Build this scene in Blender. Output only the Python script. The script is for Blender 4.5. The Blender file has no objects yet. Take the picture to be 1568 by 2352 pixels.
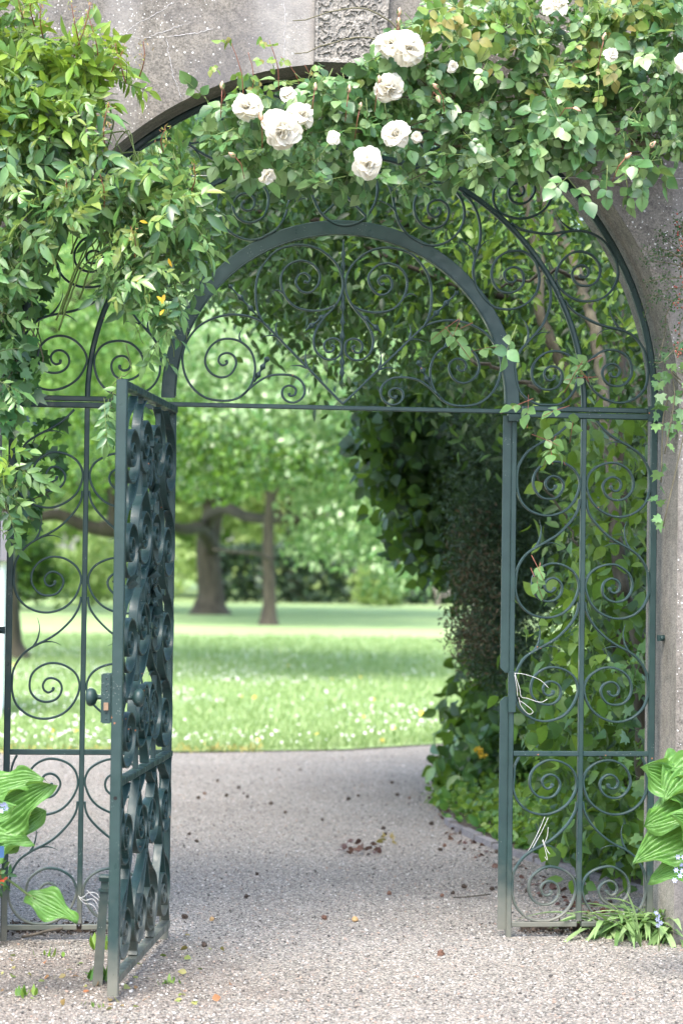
import bpy, math, random
import numpy as np
from math import radians, sin, cos, pi

# ------------------------------------------------------------------ camera, world, sun, exposure
SC = bpy.context.scene
COL = SC.collection
rng = np.random.default_rng(7)
random.seed(7)
F_PX, CXP, CYP = 5370.0, 784.0, 1176.0          # focal length and centre in reference units (1568 x 2352)
CAM = np.array([-1.1776, -9.4615, 1.5088])
YAW, PITCH, ROLL = .1255, .0234, .0132
_cy, _sy, _cp, _sp, _cr, _sr = cos(YAW), sin(YAW), cos(PITCH), sin(PITCH), cos(ROLL), sin(ROLL)
FW = np.array([_sy*_cp, _cy*_cp, _sp]); _rt = np.array([_cy, -_sy, 0.]); _up = np.cross(_rt, FW)
RT = _cr*_rt + _sr*_up; UP = -_sr*_rt + _cr*_up

cam_d = bpy.data.cameras.new("camera"); cam = bpy.data.objects.new("camera", cam_d); COL.objects.link(cam)
SC.camera = cam
from mathutils import Matrix, Vector
M = Matrix(((RT[0], UP[0], -FW[0], CAM[0]), (RT[1], UP[1], -FW[1], CAM[1]), (RT[2], UP[2], -FW[2], CAM[2]), (0, 0, 0, 1)))
cam.matrix_world = M
cam_d.sensor_fit = 'VERTICAL'; cam_d.sensor_height = 36.0; cam_d.lens = 36.0*F_PX/2352
cam_d.clip_end = 600; cam_d.clip_start = .1
cam_d.dof.use_dof = True; cam_d.dof.focus_distance = 9.25; cam_d.dof.aperture_fstop = 2.8
cam_d.dof.aperture_blades = 7

SUN_EL, SUN_AZ = radians(57), radians(205)       # azimuth measured clockwise from +Y; behind and left of the camera
W = bpy.data.worlds.new("World"); SC.world = W; W.use_nodes = True
nt = W.node_tree; bg = nt.nodes["Background"]
sky = nt.nodes.new("ShaderNodeTexSky"); sky.sky_type = 'NISHITA'; sky.sun_disc = False
sky.sun_elevation = SUN_EL; sky.sun_rotation = SUN_AZ; sky.air_density = 1.0; sky.dust_density = 3.0; sky.ozone_density = .6
nt.links.new(sky.outputs[0], bg.inputs[0]); bg.inputs[1].default_value = .15
sd = bpy.data.lights.new("sun", 'SUN'); sd.energy = 1.05; sd.angle = radians(35); sd.color = (1, .96, .9)
so = bpy.data.objects.new("sun", sd); COL.objects.link(so)
sdir = Vector((sin(SUN_AZ)*cos(SUN_EL), cos(SUN_AZ)*cos(SUN_EL), sin(SUN_EL)))
so.rotation_euler = sdir.to_track_quat('Z', 'Y').to_euler(); so.location = (0, 0, 20)
SC.view_settings.view_transform = 'Standard'; SC.view_settings.look = 'None'
SC.view_settings.exposure = 2.32; SC.view_settings.gamma = 1
SC.render.engine = 'CYCLES'
SC.cycles.use_denoising = True
SC.cycles.max_bounces = 6; SC.cycles.diffuse_bounces = 4; SC.cycles.glossy_bounces = 2
SC.cycles.transmission_bounces = 4; SC.cycles.transparent_max_bounces = 4
SC.cycles.caustics_reflective = False; SC.cycles.caustics_refractive = False

def at(x, y, Y):
    x = np.asarray(x, float); y = np.asarray(y, float)
    d = FW + RT*((x-CXP)/F_PX)[..., None] - UP*((y-CYP)/F_PX)[..., None]
    return CAM + d*((Y-CAM[1])/d[..., 1])[..., None]
def gnd(x, y, z=0.):
    d = FW + RT*(x-CXP)/F_PX - UP*(y-CYP)/F_PX
    return CAM + d*((z-CAM[2])/d[2])

# ------------------------------------------------------------------ helpers
def nrm(v): return v/np.maximum(np.linalg.norm(v, axis=-1, keepdims=True), 1e-9)
def tag(o, label=None, cat=None, group=None, kind=None):
    if label: o['label'] = label
    if cat: o['category'] = cat
    if group: o['group'] = group
    if kind: o['kind'] = kind
    return o
def thing(name, label, cat, loc=(0, 0, 0), rz=0, group=None):
    o = bpy.data.objects.new(name, None); COL.objects.link(o); o.location = loc; o.rotation_euler = (0, 0, rz)
    o.empty_display_size = .1
    return tag(o, label, cat, group)
class MB:
    def __init__(s): s.v = []; s.f = []; s.n = 0; s.m = []
    def add(s, V, Fc, mi=0):
        V = np.asarray(V, float).reshape(-1, 3); s.v.append(V)
        s.f += [tuple(int(i)+s.n for i in f) for f in Fc]; s.m += [mi]*len(Fc); s.n += len(V)
    def build(s, name, mats, parent=None, smooth=False, sub=None):
        me = bpy.data.meshes.new(name)
        V = np.concatenate(s.v) if s.v else np.zeros((0, 3))
        if sub is not None: V = V-np.asarray(sub)
        me.from_pydata(V.tolist(), [], s.f)
        if not isinstance(mats, (list, tuple)): mats = [mats]
        for m in mats: me.materials.append(m)
        if len(mats) > 1: me.polygons.foreach_set('material_index', s.m)
        if smooth: me.polygons.foreach_set('use_smooth', [True]*len(s.f))
        me.update()
        o = bpy.data.objects.new(name, me); COL.objects.link(o)
        if parent: o.parent = parent
        return o
def box(mb, x0, x1, y0, y1, z0, z1, mi=0, ch=0.0):
    if ch <= 0:
        V = [(x, y, z) for x in (x0, x1) for y in (y0, y1) for z in (z0, z1)]
        mb.add(V, [(0, 1, 3, 2), (4, 6, 7, 5), (0, 4, 5, 1), (2, 3, 7, 6), (0, 2, 6, 4), (1, 5, 7, 3)], mi)
        return
    # chamfer along the longest axis
    d = [x1-x0, y1-y0, z1-z0]; a = int(np.argmax(d)); lo = [x0, y0, z0]; hi = [x1, y1, z1]
    b, c = [i for i in range(3) if i != a]
    ring = [(lo[b]+ch, lo[c]), (hi[b]-ch, lo[c]), (hi[b], lo[c]+ch), (hi[b], hi[c]-ch), (hi[b]-ch, hi[c]), (lo[b]+ch, hi[c]), (lo[b], hi[c]-ch), (lo[b], lo[c]+ch)]
    V = []
    for e in (lo[a], hi[a]):
        for p in ring:
            q = [0, 0, 0]; q[a] = e; q[b] = p[0]; q[c] = p[1]; V.append(q)
    Fc = [(i, (i+1) % 8, 8+(i+1) % 8, 8+i) for i in range(8)]+[tuple(range(7, -1, -1)), tuple(range(8, 16))]
    mb.add(V, Fc, mi)
def catmull(P, k=6, closed=False):
    P = np.asarray(P, float); n = len(P)
    if closed: Q = np.vstack([P[-1], P, P[0], P[1]])
    else: Q = np.vstack([2*P[0]-P[1], P, 2*P[-1]-P[-2]])
    out = []
    for i in range(1, len(Q)-2):
        p0, p1, p2, p3 = Q[i-1], Q[i], Q[i+1], Q[i+2]
        for t in np.linspace(0, 1, k, endpoint=False):
            out.append(.5*((2*p1)+(-p0+p2)*t+(2*p0-5*p1+4*p2-p3)*t*t+(-p0+3*p1-3*p2+p3)*t**3))
    if not closed: out.append(Q[-2])
    return np.array(out)
def ribbon(mb, P, t, d, y0=0., closed=False):
    """flat iron bar bent in the x-z plane: thickness t, depth d along y"""
    P = np.asarray(P, float); n = len(P)
    if closed: T = np.roll(P, -1, 0)-np.roll(P, 1, 0)
    else: T = np.gradient(P, axis=0)
    T = nrm(T); N = np.stack([-T[:, 1], T[:, 0]], 1)
    t = np.broadcast_to(t, (n,)); d = np.broadcast_to(d, (n,)); c = np.minimum(t, d)*.28
    V = np.zeros((n, 8, 3))
    a = t/2; b = d/2
    prof = [(a-c, -b), (a, -b+c), (a, b-c), (a-c, b), (-a+c, b), (-a, b-c), (-a, -b+c), (-a+c, -b)]
    for k, (u, y) in enumerate(prof):
        V[:, k, 0] = P[:, 0]+N[:, 0]*u; V[:, k, 2] = P[:, 1]+N[:, 1]*u; V[:, k, 1] = y0+y
    Fc = []
    m = n if closed else n-1
    for i in range(m):
        j = (i+1) % n
        for k in range(8):
            l = (k+1) % 8; Fc.append((i*8+k, i*8+l, j*8+l, j*8+k))
    if not closed: Fc += [tuple(range(7, -1, -1)), tuple((n-1)*8+k for k in range(8))]
    mb.add(V.reshape(-1, 3), Fc)
def tube(mb, P, R, seg=6, mi=0):
    P = np.asarray(P, float); n = len(P); R = np.broadcast_to(R, (n,))
    T = nrm(np.gradient(P, axis=0)); ref = np.array([0.13, .31, 1.]) if abs(T[0][2]) < .9 else np.array([1., .2, .1])
    A = nrm(np.cross(T, ref)); B = np.cross(T, A)
    th = np.arange(seg)*2*pi/seg
    V = P[:, None]+R[:, None, None]*(A[:, None]*np.cos(th)[None, :, None]+B[:, None]*np.sin(th)[None, :, None])
    Fc = [(i*seg+k, i*seg+(k+1) % seg, (i+1)*seg+(k+1) % seg, (i+1)*seg+k) for i in range(n-1) for k in range(seg)]
    Fc += [tuple(range(seg-1, -1, -1)), tuple((n-1)*seg+k for k in range(seg))]
    mb.add(V.reshape(-1, 3), Fc, mi)
def lathe(mb, c, axis, prof, seg=16):
    """prof: list of (distance along axis, radius)"""
    axis = nrm(np.array(axis, float)); ref = np.array([0, 0, 1.]) if abs(axis[2]) < .9 else np.array([1., 0, 0])
    A = nrm(np.cross(axis, ref)); B = np.cross(axis, A); V = []
    for (h, r) in prof:
        for k in range(seg):
            a = 2*pi*k/seg; V.append(np.array(c)+axis*h+r*(A*cos(a)+B*sin(a)))
    n = len(prof)
    Fc = [(i*seg+k, i*seg+(k+1) % seg, (i+1)*seg+(k+1) % seg, (i+1)*seg+k) for i in range(n-1) for k in range(seg)]
    Fc += [tuple(range(seg-1, -1, -1)), tuple((n-1)*seg+k for k in range(seg))]
    mb.add(V, Fc)

# ------------------------------------------------------------------ materials
def newmat(name):
    m = bpy.data.materials.new(name); m.use_nodes = True; t = m.node_tree
    return m, t, t.nodes["Principled BSDF"]
def N(t, typ, **kw):
    n = t.nodes.new(typ)
    for k, v in kw.items():
        if k.startswith('i_'): n.inputs[k[2:].replace('_', ' ')].default_value = v
        else: setattr(n, k, v)
    return n
def ramp(t, src, stops, interp='LINEAR'):
    r = t.nodes.new('ShaderNodeValToRGB'); r.color_ramp.interpolation = interp
    e = r.color_ramp.elements
    while len(e) < len(stops): e.new(.5)
    for el, (p, c) in zip(e, stops): el.position = p; el.color = (*c, 1) if len(c) == 3 else c
    t.links.new(src, r.inputs[0]); return r.outputs[0]
def mix(t, fac, a, b, blend='MIX'):
    m = t.nodes.new('ShaderNodeMix'); m.data_type = 'RGBA'; m.blend_type = blend
    for sock, v in ((m.inputs[0], fac), (m.inputs[6], a), (m.inputs[7], b)):
        if isinstance(v, (int, float)): sock.default_value = v
        elif isinstance(v, tuple): sock.default_value = (*v, 1)
        else: t.links.new(v, sock)
    return m.outputs[2]
def noise(t, vec, scale, detail=4, rough=.55):
    n = N(t, 'ShaderNodeTexNoise', i_Scale=scale, i_Detail=detail, i_Roughness=rough)
    if vec is not None: t.links.new(vec, n.inputs['Vector'])
    return n.outputs[0]
def mathn(t, op, a, b=0.):
    m = t.nodes.new('ShaderNodeMath'); m.operation = op
    for s, v in ((m.inputs[0], a), (m.inputs[1], b)):
        if isinstance(v, (int, float)): s.default_value = v
        else: t.links.new(v, s)
    return m.outputs[0]
def pos(t): return t.nodes.new('ShaderNodeNewGeometry').outputs['Position']
def bump(t, b, h, strength, dist):
    n = N(t, 'ShaderNodeBump', i_Strength=strength, i_Distance=dist)
    t.links.new(h, n.inputs['Height']); t.links.new(n.outputs[0], b.inputs['Normal'])

def leafmat(name, cols, rough=.45, transl=.3, tcol=(.25, .42, .05), spec=.5):
    m, t, b = newmat(name)
    g = t.nodes.new('ShaderNodeNewGeometry'); n = len(cols)
    c = ramp(t, g.outputs['Random Per Island'], [((i+.5)/n, c) for i, c in enumerate(cols)])
    v = noise(t, g.outputs['Position'], 45., 2)
    c = mix(t, .35, c, ramp(t, v, [(.3, (.35, .35, .35)), (.7, (1., 1., 1.))]), 'MULTIPLY')
    t.links.new(c, b.inputs['Base Color']); b.inputs['Roughness'].default_value = rough
    b.inputs['Specular IOR Level'].default_value = spec
    tr = t.nodes.new('ShaderNodeBsdfTranslucent')
    t.links.new(mix(t, .5, c, tcol), tr.inputs[0])
    ms = t.nodes.new('ShaderNodeMixShader'); ms.inputs[0].default_value = transl
    t.links.new(b.outputs[0], ms.inputs[1]); t.links.new(tr.outputs[0], ms.inputs[2])
    t.links.new(ms.outputs[0], t.nodes['Material Output'].inputs[0])
    return m

def m_iron():
    m, t, b = newmat('green_iron_paint'); p = pos(t)
    c = ramp(t, noise(t, p, 9, 5), [(.3, (.011, .029, .029)), (.7, (.018, .042, .040))])
    # chips and rust specks
    vo = N(t, 'ShaderNodeTexVoronoi', i_Scale=110.); t.links.new(p, vo.inputs['Vector'])
    chip = mathn(t, 'MULTIPLY', mathn(t, 'LESS_THAN', vo.outputs['Distance'], .15), mathn(t, 'MULTIPLY', .7, mathn(t, 'GREATER_THAN', noise(t, p, 7, 2), .62)))
    c = mix(t, chip, c, (.30, .32, .30))
    vo2 = N(t, 'ShaderNodeTexVoronoi', i_Scale=31.); t.links.new(p, vo2.inputs['Vector'])
    rust = mathn(t, 'MULTIPLY', mathn(t, 'LESS_THAN', vo2.outputs['Distance'], .1), mathn(t, 'GREATER_THAN', noise(t, p, 5, 2), .62))
    c = mix(t, rust, c, (.28, .11, .05))
    # splashed dust low down
    sx = t.nodes.new('ShaderNodeSeparateXYZ'); t.links.new(p, sx.inputs[0])
    h = mathn(t, 'ADD', sx.outputs[2], mathn(t, 'MULTIPLY', mathn(t, 'SUBTRACT', noise(t, p, 8, 4), .5), .5))
    d = ramp(t, h, [(.0, (.7,)*3), (.30, (0,)*3)])
    c = mix(t, d, c, (.17, .165, .135))
    t.links.new(c, b.inputs['Base Color'])
    t.links.new(ramp(t, noise(t, p, 20, 3), [(.3, (.27,)*3), (.7, (.6,)*3)]), b.inputs['Roughness'])
    b.inputs['Specular IOR Level'].default_value = .36
    bump(t, b, noise(t, p, 60, 3), .25, .002)
    return m
def m_concrete(name, base, dark, lichen=True, spec_amt=1.):
    m, t, b = newmat(name); p = pos(t)
    c = ramp(t, noise(t, p, 1.3, 6, .65), [(.3, dark), (.7, base)])
    c = mix(t, .8, c, ramp(t, noise(t, p, 26, 4, .7), [(.3, (.55,)*3), (.5, (.95,)*3), (.75, (1.25, 1.22, 1.18))]), 'MULTIPLY')
    c = mix(t, .75, c, ramp(t, noise(t, p, 130, 2, .7), [(.35, (.45,)*3), (.55, (1.,)*3), (.8, (1.45,)*3)]), 'MULTIPLY')
    if lichen:
        vo = N(t, 'ShaderNodeTexVoronoi', i_Scale=34.); t.links.new(p, vo.inputs['Vector'])
        s = mathn(t, 'MULTIPLY', mathn(t, 'LESS_THAN', vo.outputs['Distance'], .15), mathn(t, 'GREATER_THAN', noise(t, p, 14, 3), .52))
        c = mix(t, s, c, (.52, .52, .50))
        vo = N(t, 'ShaderNodeTexVoronoi', i_Scale=60.); t.links.new(p, vo.inputs['Vector'])
        s = mathn(t, 'MULTIPLY', mathn(t, 'LESS_THAN', vo.outputs['Distance'], .16), mathn(t, 'GREATER_THAN', noise(t, p, 3, 3), .5))
        c = mix(t, s, c, (.55, .55, .53))
        # pale lime run-off below the keystone joint, dark soot patches
        mp = N(t, 'ShaderNodeMapping'); mp.inputs['Scale'].default_value = (6, 1, .35); t.links.new(p, mp.inputs[0])
        c = mix(t, ramp(t, noise(t, mp.outputs[0], 1., 4), [(.56, (0,)*3), (.74, (.4,)*3)]), c, (.34, .33, .32))
        sx = t.nodes.new('ShaderNodeSeparateXYZ'); t.links.new(p, sx.inputs[0])
        dx = mathn(t, 'ABSOLUTE', mathn(t, 'ADD', sx.outputs[0], .27))
        wz = mathn(t, 'MULTIPLY', mathn(t, 'SUBTRACT', .17, mathn(t, 'ADD', dx, mathn(t, 'MULTIPLY', mathn(t, 'SUBTRACT', noise(t, mp.outputs[0], 3., 4), .5), .22))), 9.)
        wm = t.nodes.new('ShaderNodeClamp'); t.links.new(wz, wm.inputs[0]); zz = mathn(t, 'MULTIPLY', mathn(t, 'GREATER_THAN', sx.outputs[2], 3.3), .5)
        c = mix(t, mathn(t, 'MULTIPLY', wm.outputs[0], zz), c, (.40, .39, .37))
        c = mix(t, ramp(t, noise(t, p, 2.2, 4), [(.5, (0,)*3), (.68, (.7,)*3)]), c, (.12, .115, .12))
    t.links.new(c, b.inputs['Base Color']); b.inputs['Roughness'].default_value = .95
    b.inputs['Specular IOR Level'].default_value = .2
    bump(t, b, noise(t, p, 110, 4, .7), .6, .006)
    return m
def m_gravel():
    m, t, b = newmat('gravel'); p = pos(t)
    vo = N(t, 'ShaderNodeTexVoronoi', i_Scale=125.); vo.inputs['Randomness'].default_value = 1
    t.links.new(p, vo.inputs['Vector'])
    sp = t.nodes.new('ShaderNodeSeparateColor'); t.links.new(vo.outputs['Color'], sp.inputs[0])
    c = ramp(t, sp.outputs[0], [(.0, (.08, .075, .065)), (.22, (.19, .18, .16)), (.5, (.335, .315, .275)), (.72, (.425, .40, .35)), (.86, (.42, .35, .29)), (1., (.68, .655, .60))])
    edge = ramp(t, vo.outputs['Distance'], [(.35, (1,)*3), (.75, (.45,)*3)])
    c = mix(t, .8, c, edge, 'MULTIPLY')
    c = mix(t, .55, c, ramp(t, noise(t, p, 1.1, 5), [(.3, (.74, .72, .70)), (.7, (1.12, 1.12, 1.10))]), 'MULTIPLY')
    # earthy, mossy patch by the foot of the gate leaf
    vs = N(t, 'ShaderNodeVectorMath', operation='SUBTRACT'); t.links.new(p, vs.inputs[0]); vs.inputs[1].default_value = (-1.1, -1.0, 0)
    vl = N(t, 'ShaderNodeVectorMath', operation='LENGTH'); t.links.new(vs.outputs[0], vl.inputs[0])
    dd = mathn(t, 'ADD', vl.outputs['Value'], mathn(t, 'MULTIPLY', noise(t, p, 3.5, 5), 1.6))
    c = mix(t, ramp(t, dd, [(1.1, (.75,)*3), (1.9, (0,)*3)]) if False else mathn(t, 'MULTIPLY', mathn(t, 'LESS_THAN', dd, 1.5), .28), c, (.13, .10, .085))
    t.links.new(c, b.inputs['Base Color']); b.inputs['Roughness'].default_value = .85
    b.inputs['Specular IOR Level'].default_value = .3
    inv = mathn(t, 'SUBTRACT', 1., vo.outputs['Distance'])
    bump(t, b, inv, .9, .012)
    return m
def m_simple(name, c, rough=.6, var=.3, sc=20., metal=0., c2=None):
    m, t, b = newmat(name); p = pos(t)
    c2 = c2 or tuple(x*(1-var) for x in c)
    t.links.new(ramp(t, noise(t, p, sc, 4), [(.3, c2), (.7, c)]), b.inputs['Base Color'])
    b.inputs['Roughness'].default_value = rough; b.inputs['Metallic'].default_value = metal
    bump(t, b, noise(t, p, sc*2, 3), .3, .004)
    return m
def m_bark(name, c, c2, sc=6.):
    m, t, b = newmat(name); p = pos(t)
    mp = N(t, 'ShaderNodeMapping'); mp.inputs['Scale'].default_value = (1, 1, .25); t.links.new(p, mp.inputs[0])
    n = noise(t, mp.outputs[0], sc, 6, .65)
    t.links.new(ramp(t, n, [(.35, c2), (.65, c)]), b.inputs['Base Color'])
    b.inputs['Roughness'].default_value = .9; bump(t, b, n, .8, .03)
    return m
def m_grass():
    m, t, b = newmat('lawn_turf'); p = pos(t)
    c = ramp(t, noise(t, p, .35, 5), [(.3, (.25, .36, .145)), (.7, (.33, .44, .20))])
    c = mix(t, .6, c, ramp(t, noise(t, p, 8, 5, .7), [(.3, (.6,)*3), (.7, (1.25,)*3)]), 'MULTIPLY')
    t.links.new(c, b.inputs['Base Color']); b.inputs['Roughness'].default_value = .8
    b.inputs['Specular IOR Level'].default_value = .25
    bump(t, b, noise(t, p, 25, 4), .8, .05)
    return m

IRON = m_iron()
STONE = m_concrete('pebble_dashed_render', (.232, .215, .190), (.145, .134, .118))
REVEAL = m_concrete('smooth_reveal_render', (.37, .345, .305), (.17, .16, .13), lichen=False)
KEYM = m_concrete('carved_keystone', (.29, .275, .25), (.215, .203, .187), lichen=False)
GRAVEL = m_gravel(); TURF = m_grass()
SOIL = m_simple('dark_soil', (.075, .055, .04), .95, .5, 30)
BARK = m_bark('bark', (.085, .072, .05), (.035, .03, .02))
BARK_D = m_bark('dark_bark', (.07, .06, .045), (.03, .026, .02), 4)
STEM = m_simple('green_stem', (.13, .19, .05), .6, .4)
RSTEM = m_simple('red_stem', (.28, .10, .06), .6, .4)
WOODY = m_simple('woody_cane', (.13, .12, .07), .8, .4)
L_ROSE = leafmat('rose_leaf', [(.035, .10, .035), (.07, .18, .06), (.11, .25, .085), (.17, .32, .11), (.26, .40, .17)], .34, .32, (.32, .45, .08), .7)
L_ROSEY = leafmat('young_rose_leaf', [(.15, .30, .06), (.2, .34, .08), (.24, .36, .08), (.28, .36, .10), (.30, .26, .08)], .4, .4)
L_JAS = leafmat('jasmine_leaf', [(.03, .10, .035), (.055, .16, .05), (.09, .22, .065), (.15, .30, .09), (.21, .36, .12)], .33, .32, (.32, .45, .08), .7)
L_JASY = leafmat('young_jasmine_leaf', [(.14, .27, .035), (.2, .35, .04), (.26, .38, .05), (.11, .24, .05)], .4, .4, (.4, .5, .05))
L_IVY = leafmat('ivy_leaf', [(.02, .08, .025), (.04, .14, .04), (.1, .22, .06)], .35, .25)
L_IVYL = leafmat('young_ivy_leaf', [(.09, .2, .07), (.14, .28, .09), (.19, .33, .12)], .35, .3)
L_SHRUB = leafmat('shrub_leaf', [(.018, .062, .014), (.03, .095, .018), (.06, .15, .025), (.12, .24, .03)], .5, .35, (.3, .45, .04))
L_LIME = leafmat('lime_leaf', [(.07, .18, .025), (.13, .26, .035), (.2, .34, .05)], .42, .4, (.4, .5, .05))
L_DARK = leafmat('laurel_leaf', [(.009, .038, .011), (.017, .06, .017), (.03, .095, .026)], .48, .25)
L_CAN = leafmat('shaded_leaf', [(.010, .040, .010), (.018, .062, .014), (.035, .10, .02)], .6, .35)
L_YEW = leafmat('conifer_needle', [(.012, .04, .018), (.02, .06, .022), (.035, .08, .03)], .6, .15)
L_BROWN = leafmat('brown_conifer_needle', [(.09, .065, .032), (.12, .095, .048), (.045, .075, .03), (.03, .07, .028)], .7, .15, (.2, .1, .04))
L_TREE = leafmat('tree_leaf', [(.07, .19, .04), (.12, .27, .06), (.19, .35, .085), (.27, .43, .12)], .4, .42, (.4, .55, .1))
L_SILV = leafmat('pale_tree_leaf', [(.10, .24, .07), (.18, .34, .11), (.30, .46, .19), (.42, .56, .30)], .33, .4, (.4, .55, .15), .8)
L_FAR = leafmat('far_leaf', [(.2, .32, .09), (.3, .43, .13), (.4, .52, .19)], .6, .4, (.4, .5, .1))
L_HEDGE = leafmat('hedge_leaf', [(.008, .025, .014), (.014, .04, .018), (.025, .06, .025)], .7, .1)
L_HOSTA = leafmat('plantain_lily_leaf', [(.08, .21, .04), (.13, .29, .06)], .38, .25, (.3, .5, .06), .5)
L_STRAP = leafmat('strap_leaf', [(.16, .29, .10), (.24, .38, .15), (.34, .48, .22)], .35, .3)
L_GC = leafmat('ground_cover_leaf', [(.035, .12, .02), (.06, .18, .03), (.12, .27, .05)], .42, .35)
L_GRASS = leafmat('grass_blade', [(.19, .29, .11), (.28, .39, .165), (.38, .48, .24)], .5, .4, (.35, .5, .06))
PETAL = leafmat('white_petal', [(.90, .86, .74), (.92, .90, .82), (.94, .93, .88)], .7, .45, (.9, .85, .7))
PINK = leafmat('pink_bud', [(.62, .36, .24), (.66, .45, .32)], .5, .2, (.7, .4, .3))
BLUEP = leafmat('blue_petal', [(.42, .46, .72), (.5, .54, .76)], .5, .3, (.4, .4, .8))
YELP = leafmat('yellow_petal', [(.8, .6, .05), (.8, .5, .04)], .5, .3, (.8, .6, .05))
BERRY = m_simple('red_berry', (.32, .075, .05), .35, .3)
STRING = m_simple('white_string', (.52, .52, .50), .5, .15)
WIRE = m_simple('galvanised_wire', (.42, .42, .42), .4, .2, metal=.6)
KERBM = m_concrete('kerb_stone', (.26, .25, .25), (.15, .14, .14), lichen=False)

# ------------------------------------------------------------------ leaf clouds
def tmpl_ovate(w=.3, fold=.10, droop=.12, serr=0.):
    ys = [.18, .42, .68, .88]; ws = [.62*w, w, .78*w, .36*w]
    V = [(0, 0, 0)]+[(0, y, -droop*y*y) for y in ys]+[(0, 1, -droop)]
    V += [(-a, y-.03, fold*a/w*.9-droop*y*y) for y, a in zip(ys, ws)]+[(a, y-.03, fold*a/w*.9-droop*y*y) for y, a in zip(ys, ws)]
    m = [0, 1, 2, 3, 4, 5]; l = [6, 7, 8, 9]; r = [10, 11, 12, 13]
    F = [(0, 1, l[0]), (0, r[0], 1)]
    for i in range(3): F += [(m[i+1], m[i+2], l[i+1], l[i]), (m[i+1], r[i], r[i+1], m[i+2])]
    F += [(4, 5, l[3]), (4, r[3], 5)]
    return np.array(V, float), F
def tmpl_far(w=.34, fold=.12):
    return np.array([(0, 0, 0), (-w, .45, fold), (0, 1, -.05), (w, .45, fold)], float), [(0, 2, 1), (0, 3, 2)]
def tmpl_ivy():
    pts = [(0, 0), (.22, -.10), (.50, .12), (.30, .32), (.40, .62), (.16, .56), (0, 1.), (-.16, .56), (-.40, .62), (-.30, .32), (-.50, .12), (-.22, -.10)]
    V = [(x, y, -.06*(x*x+y*y)+(.06*abs(x))) for x, y in pts]+[(0, .3, -.03)]
    return np.array(V, float), [(12, (i+1) % 12, i) for i in range(12)]
def tmpl_petiole(T, w=.022, l=.35):
    return T
OV = tmpl_ovate(); OVN = tmpl_ovate(.19, .07, .2); OVR = tmpl_ovate(.40, .12, .16); FAR = tmpl_far(); IVY = tmpl_ivy(); FARN = tmpl_far(.14, .03)
BLADE = tmpl_far(.045, .02)

def cloud(name, P, D, Nn, L, T, mat, parent=None, twist=0., smooth=True):
    P = np.asarray(P, float); n = len(P); D = nrm(np.asarray(D, float)); Nn = np.asarray(Nn, float)
    S = nrm(np.cross(D, Nn)); Z = np.cross(S, D)
    L = np.broadcast_to(L, (n,))
    TV, TF = T; k = len(TV)
    V = P[:, None]+L[:, None, None]*(TV[None, :, 0:1]*S[:, None]+TV[None, :, 1:2]*D[:, None]+TV[None, :, 2:3]*Z[:, None])
    V = V.reshape(-1, 3)
    me = bpy.data.meshes.new(name)
    nf = len(TF); lens = np.array([len(f) for f in TF]); flat = np.concatenate([np.array(f) for f in TF])
    allflat = (flat[None]+(np.arange(n)*k)[:, None]).ravel()
    starts0 = np.concatenate([[0], np.cumsum(lens)[:-1]]); tot = lens.sum()
    starts = (starts0[None]+(np.arange(n)*tot)[:, None]).ravel()
    me.vertices.add(n*k); me.vertices.foreach_set('co', V.ravel())
    me.loops.add(len(allflat)); me.loops.foreach_set('vertex_index', allflat.astype(np.int32))
    me.polygons.add(n*nf); me.polygons.foreach_set('loop_start', starts.astype(np.int32))
    try: me.polygons.foreach_set('loop_total', np.tile(lens, n).astype(np.int32))
    except Exception: pass
    me.update(calc_edges=True); me.validate()
    if smooth: me.polygons.foreach_set('use_smooth', [True]*(n*nf))
    me.materials.append(mat)
    o = bpy.data.objects.new(name, me); COL.objects.link(o)
    if parent:
        o.parent = parent; o.location = [-c for c in parent.location]
    return o
def rdir(n, bias=(0, 0, 0), s=1.):
    v = rng.normal(size=(n, 3))*s
    return nrm(v+np.array(bias))
def samp(poly, n):
    poly = np.asarray(poly, float); out = []
    lo, hi = poly.min(0), poly.max(0)
    while sum(len(o) for o in out) < n:
        q = rng.uniform(lo, hi, (n*2, 2)); x, y = q[:, 0], q[:, 1]
        ins = np.zeros(len(q), bool); j = len(poly)-1
        for i in range(len(poly)):
            xi, yi = poly[i]; xj, yj = poly[j]
            c = ((yi > y) != (yj > y)) & (x < (xj-xi)*(y-yi)/(yj-yi+1e-12)+xi); ins ^= c; j = i
        out.append(q[ins])
    return np.concatenate(out)[:n]
def clump_pts(poly, nc, Y0, Y1, per, sig, flat=1.):
    q = samp(poly, nc); Y = rng.uniform(Y0, Y1, nc)
    C = at(q[:, 0], q[:, 1], Y)
    P = np.repeat(C, per, 0)+np.clip(rng.normal(size=(nc*per, 3)), -1.7, 1.7)*np.array([sig, sig, sig*flat])
    return P, C
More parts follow.
